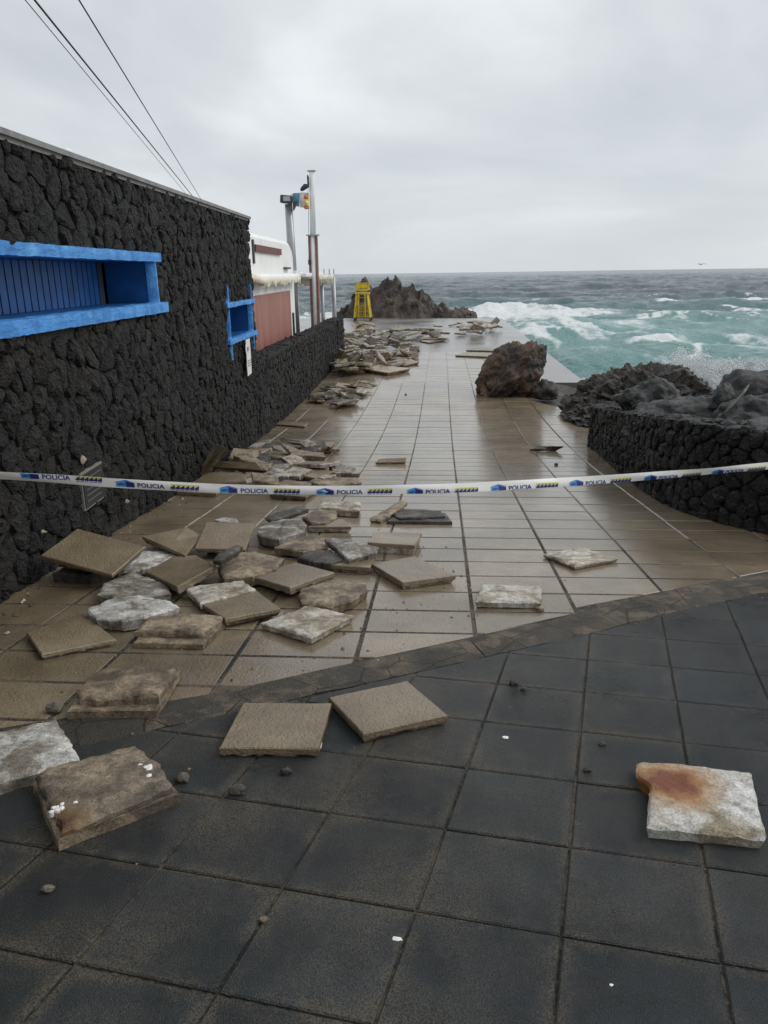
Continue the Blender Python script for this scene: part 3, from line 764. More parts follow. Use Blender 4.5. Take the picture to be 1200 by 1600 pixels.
for k, (y, z, r) in enumerate(((6.05, 1.60, .05), (6.75, 1.20, .03), (6.9, .98, .035), (7.1, 1.12, .02), (5.2, 1.25, .025))):
    rd = random.Random(k); P = [Wp(y, z, .085)]+[Wp(y+math.cos(a)*r*rd.uniform(.5, 1.3), z+math.sin(a)*r*rd.uniform(.4, 1.1), .05) for a in [i*math.pi/4 for i in range(8)]]
    obj('mortar_patch', P, [[0, 1+i, 1+(i+1) % 8] for i in range(8)], MAT['sand'], house, True)

# ---- low wall carrying on past the house
def LWp(y, z, d=0.0): return Vector((LWx(y)+d, y, z))
def lwtop(y): return 1.52-.006*(y-14)
lw = thing('low_stone_wall', 'low dark lava stone wall running on beyond the house', 'wall', (-3.5, 20, gz(20)))
q = MB(); P_ = []
V = []; 
for y in [14.04+ (27.2-14.04)*k/12 for k in range(13)]:
    V += [LWp(y, -.2, -.03), LWp(y, lwtop(y)-.02, -.03), LWp(y, lwtop(y)-.02, -.42), LWp(y, -.2, -.42)]
F = []
for k in range(12):
    for e_ in range(4): F.append([4*k+e_, 4*k+(e_+1) % 4, 4*k+4+(e_+1) % 4, 4*k+4+e_])
F += [[0, 1, 2, 3], [51, 50, 49, 48]]
obj('wall_core', V, F, MAT['wallmortar'], lw)
cells = voronoi_cells(14.06, 27.2, lambda s: gz(s)-.02, lambda s: lwtop(s), .18, 21)
lay_stones(cells, LWp, .036, MAT['lava'], lw, 5, 230)
topc = voronoi_cells(14.06, 27.2, lambda s: -.42, lambda s: .03, .2, 22)
lay_stones(topc, lambda s, t, d: Vector((LWx(s)+t, s, lwtop(s)-.02+d)), .05, MAT['lava'], lw, 6, 60, 'far_cap_stones')
pr = thing('stone_pillar', 'dark lava stone end block closing the low wall near the flagpole', 'pillar', (-3.66, 28.0, 0))
def PLp(y, z, d=0.0): return Vector((-3.62+d, y, z))
q = MB().box((-3.86, 28.1, .72), (.44, 1.7, 1.5)); q.build('pillar_core', MAT['wallmortar'], pr)
lay_stones(voronoi_cells(27.25, 28.95, lambda s: 0, lambda s: 1.5, .25, 31), PLp, .05, MAT['lava'], pr, 8)
lay_stones(voronoi_cells(-4.08, -3.62, lambda s: 0, lambda s: 1.5, .25, 32), lambda s, z, d: Vector((s, 27.24-d, z)), .05, MAT['lava'], pr, 9)
lay_stones(voronoi_cells(-4.08, -3.62, lambda s: 27.25, lambda s: 28.95, .25, 33), lambda s, t, d: Vector((s, t, 1.47+d)), .04, MAT['lava'], pr, 10)

# ---- right-hand planter of dark stone
PPATH = [(7.2, 4.9, 1.70), (5.4, 5.25, 1.69), (4.2, 5.7, 1.68), (3.45, 6.25, 1.67), (2.97, 6.79, 1.663), (2.70, 7.28, 1.632), (2.50, 7.85, 1.59), (2.43, 8.88, 1.45), (2.47, 10.0, 1.29), (2.50, 10.93, 1.155), (2.54, 12.2, .985), (2.56, 13.1, .86), (2.72, 13.42, .85), (3.3, 13.7, .86), (5.0, 14.0, .9), (7.5, 14.3, .9)]
acc = [0.0]
for a, b in zip(PPATH, PPATH[1:]): acc.append(acc[-1]+math.hypot(b[0]-a[0], b[1]-a[1]))
def cr(p0, p1, p2, p3, t): return .5*((2*p1)+(-p0+p2)*t+(2*p0-5*p1+4*p2-p3)*t*t+(-p0+3*p1-3*p2+p3)*t**3)
def ppath(s):
    s = min(max(s, 0), acc[-1]-1e-6)
    i = max(k for k in range(len(acc)-1) if acc[k] <= s); t = (s-acc[i])/(acc[i+1]-acc[i])
    g = [PPATH[min(max(i+o, 0), len(PPATH)-1)] for o in (-1, 0, 1, 2)]
    return Vector([cr(g[0][k], g[1][k], g[2][k], g[3][k], t) for k in range(3)])
def pnorm(s):
    d = (ppath(s+.05)-ppath(s-.05)); return Vector((-d.y, d.x, 0)).normalized()  # towards the paving
def Pp(s, h, d=0.0):
    p = ppath(s); n = pnorm(s); g = gz(p.y)
    return Vector((p.x, p.y, g+h))+n*d
planter = thing('stone_planter', 'curved dark stone planter wall on the right side of the paving', 'planter', (2.6, 9.0, gz(9)))
V = []; F = []; NS = 90
for k in range(NS+1):
    s = acc[-1]*k/NS; p = ppath(s); g = gz(p.y); t = p.z-g
    V += [Pp(s, -.3, -.03), Pp(s, t-.03, -.03), Pp(s, t-.02, -.36), Pp(s, -.3, -.36)]
for k in range(NS):
    for e_ in range(4): F.append([4*k+e_, 4*k+4+e_, 4*k+4+(e_+1) % 4, 4*k+(e_+1) % 4])
obj('wall_core', V, F, MAT['wallmortar'], planter)
def ptop(s): p = ppath(s); return p.z-gz(p.y)
lay_stones(voronoi_cells(0.5, acc[-1]-.3, lambda s: -.03, ptop, .135, 41), Pp, .036, MAT['lava_dark'], planter, 12, 240)
lay_stones(voronoi_cells(0.5, acc[-1]-.3, lambda s: -.37, lambda s: .02, .2, 42), lambda s, t, d: Pp(s, ptop(s)-.025+d, t), .035, MAT['lava_dark'], planter, 13, 60, 'far_cap_stones')
# fill of the planter
V = []; F = []
ring = [ppath(acc[-1]*k/NS)-pnorm(acc[-1]*k/NS)*.30 for k in range(NS+1)]
cen = Vector((6.5, 9.5, 1.5))
for k, p in enumerate(ring):
    for r in range(9):
        f = r/8; q = p.lerp(Vector((cen.x, cen.y, p.z)), f)
        q.z = p.z-.06+.10*mnoise.fractal((q.x*1.3, q.y*1.3, 4), 1, 2, 4)*(f > 0)+.10*f; V.append(q)
for k in range(NS):
    for r in range(8): a = k*9+r; F.append([a, a+9, a+10, a+1])
obj('soil', V, F, MAT['greyrock'], planter, True)

# ================================================================== ROCKS
def rock(name, label, c, size, mat, seed, sub=5, rough=.35, freq=1.1, shear=(0, 0), flat=-.15, ridged=True, rotz=0, group=None, fine=.05, smooth=True):
    bm = bmesh.new(); bmesh.ops.create_icosphere(bm, subdivisions=sub, radius=1)
    off = Vector((seed*13.7, seed*5.1, seed*2.3)); ca, sa = math.cos(rotz), math.sin(rotz)
    for v in bm.verts:
        p = v.co.copy(); n = p.normalized()
        h = mnoise.fractal(n*freq*1.4+off, .9, 2.1, 5)
        if ridged: h2 = mnoise.ridged_multi_fractal(n*freq*1.8+off, 1.0, 2.2, 4, 1.0, 2.0)*.5-.5
        else: h2 = 0
        vor = mnoise.voronoi(n*freq*2.2+off)[0]; crk = (vor[1]-vor[0])
        f = mnoise.fractal(n*9*freq+off, .8, 2.2, 4)
        r = 1+rough*h+rough*.35*h2+rough*.45*(min(crk, .5)-.25)+fine*f
        q = n*r; q = Vector((q.x*size[0], q.y*size[1], q.z*size[2]))
        if q.z < flat*size[2]: q.z = flat*size[2]+(q.z-flat*size[2])*.25
        q.x += shear[0]*q.z; q.y += shear[1]*q.z
        v.co = (q.x*ca-q.y*sa, q.x*sa+q.y*ca, q.z)
    bm.verts.index_update()
    V = [v.co+Vector(c) for v in bm.verts]; F = [[v.index for v in f.verts] for f in bm.faces]; bm.free()
    o = obj(name, V, F, mat, None, smooth, None, c); tag(o, label, 'rock', group); return o
rock('boulder', 'big upright red brown boulder standing on the wet paving', (1.80, 20.1, .42), (.72, .62, .92), MAT['brownrock'], 6, 6, .34, .9, (.36, .1), -.5, fine=.06)
rock('boulder', 'dark stone wedged at the right foot of the red brown boulder', (2.62, 19.75, .05), (.36, .40, .36), MAT['porous'], 5, 4, .3)
rock('shore_rock', 'wide porous dark brown rock rising behind the planter', (4.35, 17.0, -.10), (1.55, 1.5, 1.20), MAT['porous'], 8, 6, .26, 1.2, (.1, 0), -.5, fine=.085, smooth=False)
rock('shore_rock', 'low rough rock sloping down beside the wet paving edge', (3.55, 16.3, -.05), (.95, 1.2, .50), MAT['porous'], 9, 6, .28, 1.3, (0, 0), -.5, fine=.08, smooth=False)
rock('planter_rock', 'pointed grey rock at the back of the planter', (3.08, 11.3, 1.15), (.45, .5, .36), MAT['greyrock'], 12, 5, .36, .9, (-.25, 0), -.4, fine=.03)
rock('planter_rock', 'broad smooth grey rock in the middle of the planter', (3.15, 10.1, 1.12), (.62, .75, .33), MAT['greyrock'], 14, 5, .36, .9, (0, 0), -.4, fine=.03)
rock('planter_rock', 'tall dark rock at the right back of the planter', (4.05, 10.0, 1.38), (.65, .6, .40), MAT['greyrock'], 17, 5, .30, .9, (0, 0), -.5, fine=.03)
rock('planter_rock', 'rounded dark rock beside the thin branch in the planter', (3.48, 8.75, 1.42), (.38, .45, .27), MAT['greyrock'], 19, 5, .30, .9, (.2, 0), -.4, fine=.03)
rock('planter_rock', 'dark rock cut off by the right picture border', (3.95, 8.4, 1.45), (.30, .38, .24), MAT['greyrock'], 23, 5, .28, .9, (0, 0), -.4, fine=.03)
rock('planter_rock', 'small rock standing between two larger planter rocks', (3.42, 9.55, 1.5), (.14, .15, .2), MAT['greyrock'], 25, 4, .28, .9, (0, 0), -.4, fine=.03)
br = MB().tube([(3.0, 8.35, 1.55), (3.14, 8.5, 1.64), (3.30, 8.66, 1.74), (3.42, 8.85, 1.80)], [.014, .017, .015, .010], 8).build('thin_spindle', MT[6], None, True, (3.0, 8.35, 1.55))  # thin tapered spindle across the planter rocks
tag(br, 'thin dark branch lying across the planter rocks', 'spindle')
# more shore rock behind the planter, towards the sea
for k, (x, y, z, sx_, sy_, sz_) in enumerate([(6.8, 13.2, -.2, 1.4, 1.2, .8), (8.6, 10.8, -.1, 1.5, 1.6, 1.0), (6.3, 19.5, -1.2, 1.5, 1.5, .7)]):
    rock('shore_rock', ['dark rock low behind the planter towards the sea', 'dark rock right of the planter outside the view', 'half drowned rock in the surf behind the porous rock'][k], (x, y, z), (sx_, sy_, sz_), MAT['porous'], 31+k, 5, .32, 1.2, (0, 0), -.6, fine=.07)

# far outcrop: a jagged ridge
prof = [(-9.5, -1.6), (-8.6, -.6), (-7.6, .25), (-7.15, .35), (-6.9, 1.25), (-6.4, 1.1), (-5.9, 2.35), (-5.5, 2.1), (-5.2, 1.75), (-4.6, 2.0), (-4.3, 2.5), (-3.9, 2.35), (-3.4, 2.75), (-3.15, 2.25), (-2.75, 1.75), (-2.35, 2.05), (-1.9, 1.5), (-1.5, 1.45), (-1.0, 1.15), (-.75, .75), (-.3, .62), (.3, .75), (.9, .45), (1.6, .25), (2.2, -.1), (2.8, -.5), (3.4, -1.5)]
def pz(x):
    for a, b in zip(prof, prof[1:]):
        if a[0] <= x <= b[0]: return a[1]+(b[1]-a[1])*(x-a[0])/(b[0]-a[0])
    return -1.6
V = []; F = []; ni, nj = 210, 90
for j in range(nj+1):
    for i in range(ni+1):
        x = -9.5+12.9*i/ni; t = j/nj; y = 56.6-.18*(x+3)+8.5*t
        r = max(0, 1-abs(t-.42)/.42) if t < .42 else max(0, 1-(t-.42)/.58)
        warp = mnoise.noise((x*.6, y*.6, 3))*.8
        zr = pz(min(max(x+warp*.5*(1-r), -9.4), 3.3))
        rid = mnoise.ridged_multi_fractal((x*.55, y*.55, 1.3), 1.0, 2.1, 6, 1.0, 2.0)
        h = -1.7+(zr+1.7)*(r**.55)+(rid-1.05)*.8*(r**.3)*min(1, (zr+2)/2)+.16*mnoise.fractal((x*3, y*3, 0), .8, 2, 4)
        V.append((x+.25*mnoise.noise((x*1.5, y*1.5, h)), y+.3*mnoise.noise((x*1.5+9, y*1.5, h)), h))
for j in range(nj):
    for i in range(ni): a = j*(ni+1)+i; F.append([a, a+1, a+ni+2, a+ni+1])
fr = obj('rock_outcrop', V, F, MAT['farrock'], None, False, None, (-3, 60, 0)); tag(fr, 'jagged brown lava outcrop in the sea behind the yellow tower', 'rock')

# ================================================================== WHITE BUILDING, POLES, TOWER
D0 = -.8
wb = thing('white_building', 'white plastered kiosk with a faded red panel beyond the stone house', 'building', Wp(20, 0, D0))
q = MB(); V = []; F = []
secs = [(14.6, 4.0), (24.2, 4.02), (24.75, 3.97), (25.1, 3.84), (25.28, 3.65)]
for (y, zt) in secs: V += [Wp(y, -.1, D0), Wp(y, zt-.12, D0), Wp(y, zt-.03, D0-.05), Wp(y, zt, D0-.16), Wp(y, zt, D0-4), Wp(y, -.1, D0-4)]
for k in range(len(secs)-1):
    for e_ in range(6): F.append([6*k+e_, 6*k+(e_+1) % 6, 6*k+6+(e_+1) % 6, 6*k+6+e_])
F += [[0, 1, 2, 3, 4, 5], [6*(len(secs)-1)+k for k in (5, 4, 3, 2, 1, 0)]]
obj('wall', V, F, MAT['white'], wb)
q = MB(); wbox(q, 14.7, 24.15, -.05, 2.58, D0, D0+.03); q.build('red_panel', MAT['redpanel'], wb)
q = MB(); wbox(q, 18.75, 22.65, 3.57, 3.73, D0+.003, D0+.06); q.build('sign_board', MAT['redsign'], wb)
q = MB(); wbox(q, 18.55, 18.68, 3.3, 3.83, D0+.003, D0+.04); q.build('bracket', MAT['dark_metal'], wb)
q = MB(); wbox(q, 23.2, 24.1, 3.20, 3.25, D0+.003, D0+.10); q.build('lamp', MAT['dark_metal'], wb)
q = MB(); wbox(q, 24.55, 24.7, 1.2, 1.9, D0+.003, D0+.05); q.build('door_handle', MAT['dark_metal'], wb)
# awning: cassette, rolled canvas with ragged valance
aw = thing('awning', 'ragged cream awning rolled up under a white cassette on the kiosk', 'awning', Wp(21, 2.9, D0+.1), None)
MB().tube([Wp(y, 2.97-.0*y, D0+.17) for y in (17.6, 19, 21, 23, 24.9)], .10, 12).build('cassette', MAT['whitemetal'], aw, True)
rd = random.Random(9); V = []; F = []; NN = 60
for k in range(NN+1):
    y = 17.6+7.3*k/NN; l = .02+.05*rd.random()+(.06 if rd.random() < .15 else 0)
    V += [Wp(y, 3.03, D0+.08), Wp(y, 2.95, D0+.29+rd.uniform(-.02, .02)), Wp(y, 2.86, D0+.27), Wp(y, 2.86-l, D0+.25+rd.uniform(-.03, .03))]
for k in range(NN):
    for e_ in range(3): F.append([4*k+e_, 4*k+e_+1, 4*k+5+e_, 4*k+4+e_])
obj('valance', V, F, MAT['cream'], aw, True)
MB().tube([Wp(15.2, 3.05, D0+.12), Wp(16.5, 2.98, D0+.35), Wp(17.6, 2.9, D0+.38), Wp(18.3, 2.88, D0+.3)], [.07, .10, .09, .04], 9).build('torn_roll', MAT['cream'], aw, True)

# terrace canopy
ca = thing('terrace_canopy', 'white terrace canopy with a ragged cream edge on grey posts', 'canopy', (-4.5, 28, 0))
MB().box((-5.15, 27.9, 3.02), (1.6, 4.4, .13), None, .02).build('roof', MAT['whitemetal'], ca)
MB().add([Wp(25.2, 3.16, D0-.2), Wp(25.2, 3.16, D0+.1), (-4.36, 27.2, 2.98), (-4.66, 27.2, 2.98), Wp(25.2, 3.03, D0-.2), Wp(25.2, 3.03, D0+.1), (-4.36, 27.2, 2.88), (-4.66, 27.2, 2.88)], [[0, 1, 2, 3], [4, 7, 6, 5], [0, 4, 5, 1], [1, 5, 6, 2], [2, 6, 7, 3], [3, 7, 4, 0]]).build('beam', MAT['whitemetal'], ca)
rd = random.Random(4); V = []; F = []; NN = 26
for k in range(NN+1):
    x = -5.0+1.2*k/NN; V += [(x, 28.5+rd.uniform(-.05, .05), 3.02), (x, 28.1+rd.uniform(-.08, .08), 2.98+rd.uniform(-.02, .03)), (x, 27.9+rd.uniform(-.05, .05), 2.86+rd.uniform(-.03, .03)), (x, 27.98, 2.68+rd.uniform(-.05, .05))]
for k in range(NN):
    for e_ in range(3): F.append([4*k+e_, 4*k+e_+1, 4*k+5+e_, 4*k+4+e_])
obj('ragged_edge', V, F, MAT['cream'], ca, True)
for (x, y, r) in ((-4.22, 28.1, .07), (-3.97, 29.3, .085), (-5.15, 28.0, .10)): MB().tube([(x, y, 0), (x, y, 2.96)], r, 12).build('post', MAT['grey_metal'] if x > -5 else MAT['white'], ca, True)
for x in (-4.35, -4.15, -3.98): MB().tube([(x, 29.6, 2.9), (x, 29.6, 3.22)], .02, 6).build('rod', MAT['grey_metal'], ca)

# flagpole
fp = thing('flagpole', 'white flagpole held between two brown boards beyond the low wall', 'flagpole', (-4.32, 27.0, 0))
MB().tube([(-4.32, 27.0, 0), (-4.30, 27, 4.27)], .085, 14).build('lower_mast', MAT['whitemetal'], fp, True)
MB().tube([(-4.29, 27.0, 4.28), (-4.26, 27, 6.2), (-4.26, 27, 6.24)], [.095, .085, .07], 14).build('mast', MAT['whitemetal'], fp, True)
MB().box((-4.26, 27, 6.26), (.26, .2, .03)).build('cap', MAT['grey_metal'], fp)
MB().box((-4.295, 27, 4.285), (.42, .26, .035)).build('collar', MAT['grey_metal'], fp)
for sx_ in (-1, 1): MB().box((-4.31+sx_*.125, 27.0, 2.14), (.045, .22, 4.26), Matrix.Rotation(.004, 3, 'Y'), .006).build('board', MAT['wood'], fp)
MB().tube([(-4.43, 26.9, 3.35), (-4.43, 26.9, 3.5)], .05, 8).build('cleat', MAT['dark_metal'], fp)
MB().tube([(-4.37, 26.9, 6.1), (-4.42, 26.9, 4.2), (-4.46, 26.9, 3.4)], .007, 5).build('halyard', MAT['cable'], fp)
def cloth(x0, x1, za0, zb0, za1, zb1, y, nx_=10, nz_=6, amp=.06, sd_=1):
    V = []; F = []
    for i in range(nx_+1):
        f = i/nx_; x = x0+(x1-x0)*f; a = za0+(za1-za0)*f; b = zb0+(zb1-zb0)*f
        for j in range(nz_+1):
            g = j/nz_; V.append((x, y+amp*math.sin(f*5+g*2+sd_)+amp*.5*math.sin(g*7+sd_), a+(b-a)*g))
    for i in range(nx_):
        for j in range(nz_): k = i*(nz_+1)+j; F.append([k, k+1, k+nz_+2, k+nz_+1])
    return V, F
fl = thing('flag', 'tattered white, blue and yellow flag flying left from the pole', 'flag', (-4.38, 26.9, 5.2))
obj('white_stripe', *cloth(-4.38, -4.68, 5.60, 5.10, 5.60, 5.16, 26.88), MAT['fwhite'], fl, True)
obj('blue_stripe', *cloth(-4.68, -4.92, 5.60, 5.16, 5.58, 5.22, 26.88, sd_=2), MAT['fblue'], fl, True)
obj('yellow_stripe', *cloth(-4.92, -5.0, 5.57, 5.40, 5.52, 5.44, 26.88, sd_=3), MAT['fyellow'], fl, True)
f2 = thing('flag', 'small red and yellow flag scrap close to the pole', 'flag', (-4.38, 26.8, 5.1))
obj('red_stripe', *cloth(-4.36, -4.52, 5.52, 5.40, 5.50, 5.40, 26.80), MAT['fred'], f2, True)
obj('yellow_stripe', *cloth(-4.36, -4.50, 5.40, 5.18, 5.40, 5.19, 26.80), MAT['fyellow'], f2, True)
obj('red_stripe', *cloth(-4.36, -4.52, 5.18, 5.08, 5.19, 5.09, 26.80), MAT['fred'], f2, True)
f3 = thing('flag_bundle', 'dark cloth bundle caught near the top of the flagpole', 'cloth', (-4.45, 26.85, 5.7))
MB().tube([(-4.34, 26.84, 5.80), (-4.46, 26.84, 5.78), (-4.56, 26.84, 5.70), (-4.62, 26.84, 5.66)], [.05, .09, .07, .03], 7).build('cloth', MAT['darkblue'], f3, True)
MB().tube([(-4.36, 26.84, 5.80), (-4.36, 26.84, 6.05), (-4.37, 26.84, 6.12)], [.03, .035, .02], 6).build('knot', MAT['darkblue'], f3, True)

# lamp column
lp = thing('lamp_column', 'leaning grey lamp column with dark floodlights behind the kiosk', 'lamp post', (-4.9, 26.5, 0))
MB().tube([(-4.93, 26.5, 0), (-4.945, 26.5, 3.5), (-4.975, 26.5, 5.22)], [.15, .135, .125], 16).build('column', MAT['grey_metal'], lp, True)
hd = MB().box((-5.02, 26.4, 5.36), (.36, .3, .24), Matrix.Rotation(R(6), 3, 'Y'), .02).build('floodlight', MAT['dark_metal'], lp)
MB().box((-4.98, 26.243, 5.37), (.22, .01, .14)).build('lens', MAT['glass'], hd)
h2 = MB().add([(-4.80, 26.3, 5.30), (-4.66, 26.35, 5.28), (-4.80, 26.3, 5.02), (-4.80, 26.5, 5.30), (-4.66, 26.5, 5.28), (-4.80, 26.5, 5.02)], [[0, 2, 1], [3, 4, 5], [0, 1, 4, 3], [1, 2, 5, 4], [2, 0, 3, 5]]).build('floodlight', MAT['dark_metal'], lp)

# yellow lifeguard chair
tw = thing('lifeguard_tower', 'weathered yellow lifeguard tower at the end of the sea platform', 'lifeguard tower', (-5.25, 53.0, 0))
c0 = Vector((-5.25, 53.0, 0))
for sx_ in (-1, 1):
    for sy_ in (-1, 1):
        a = c0+Vector((.52*sx_, .5*sy_, .22)); b = c0+Vector((.34*sx_, .34*sy_, 1.75)); f_ = c0+Vector((.54*sx_, .52*sy_, 0))
        MB().tube([a, b], .075, 4).build('leg', MAT['yellow'], tw)
        MB().tube([f_, a], .06, 6).build('foot', MAT['dark_metal'], tw)
for z, mt_ in ((.28, 'yellow_dark'), (.62, 'yellow_dark'), (.98, 'yellow_dark')):
    k = .52-.18*(z-.22)/1.53
    for sy_ in (-1, 1): MB().box(c0+Vector((0, sy_*k, z)), (2*k, .05, .09)).build('rail', MAT[mt_], tw)
    for sx_ in (-1, 1): MB().box(c0+Vector((sx_*k, 0, z)), (.05, 2*k, .09)).build('rail', MAT[mt_], tw)
for sx_ in (-.33, -.11, .11, .33): MB().box(c0+Vector((sx_, -.47, .62)), (.05, .03, .7)).build('panel_board', MAT['yellow_dark'], tw)
for sx_ in (-1, 1): MB().box(c0+Vector((sx_*.5, 0, .62)), (.03, .10, .7)).build('side_board', MAT['yellow_dark'], tw)
MB().box(c0+Vector((0, 0, 1.78)), (.95, .9, .10)).build('deck', MAT['yellow'], tw)
MB().box(c0+Vector((0, .4, 2.28)), (.88, .06, .34)).build('backrest', MAT['yellow'], tw)
for sx_ in (-1, 1): MB().box(c0+Vector((sx_*.42, 0, 2.05)), (.06, .84, .14)).build('side_panel', MAT['yellow'], tw)
MB().box(c0+Vector((0, -.42, 2.0)), (.78, .05, .16)).build('front_rail', MAT['yellow'], tw)
MB().box(c0+Vector((0, -.42, 2.40)), (.86, .06, .09)).build('top_rail', MAT['yellow'], tw)
for sx_ in (-1, 1): MB().box(c0+Vector((sx_*.40, -.42, 2.2)), (.07, .06, .42)).build('post', MAT['yellow'], tw)
for sx_ in (-1, 1): MB().tube([c0+Vector((sx_*.22, -.62, .25)), c0+Vector((sx_*.2, -.45, 1.75))], .035, 5).build('ladder_rail', MAT['yellow'], tw)
for k in range(4): MB().box(c0+Vector((0, -.6+.04*k, .45+.35*k)), (.42, .05, .04)).build('rung', MAT['yellow_dark'], tw)

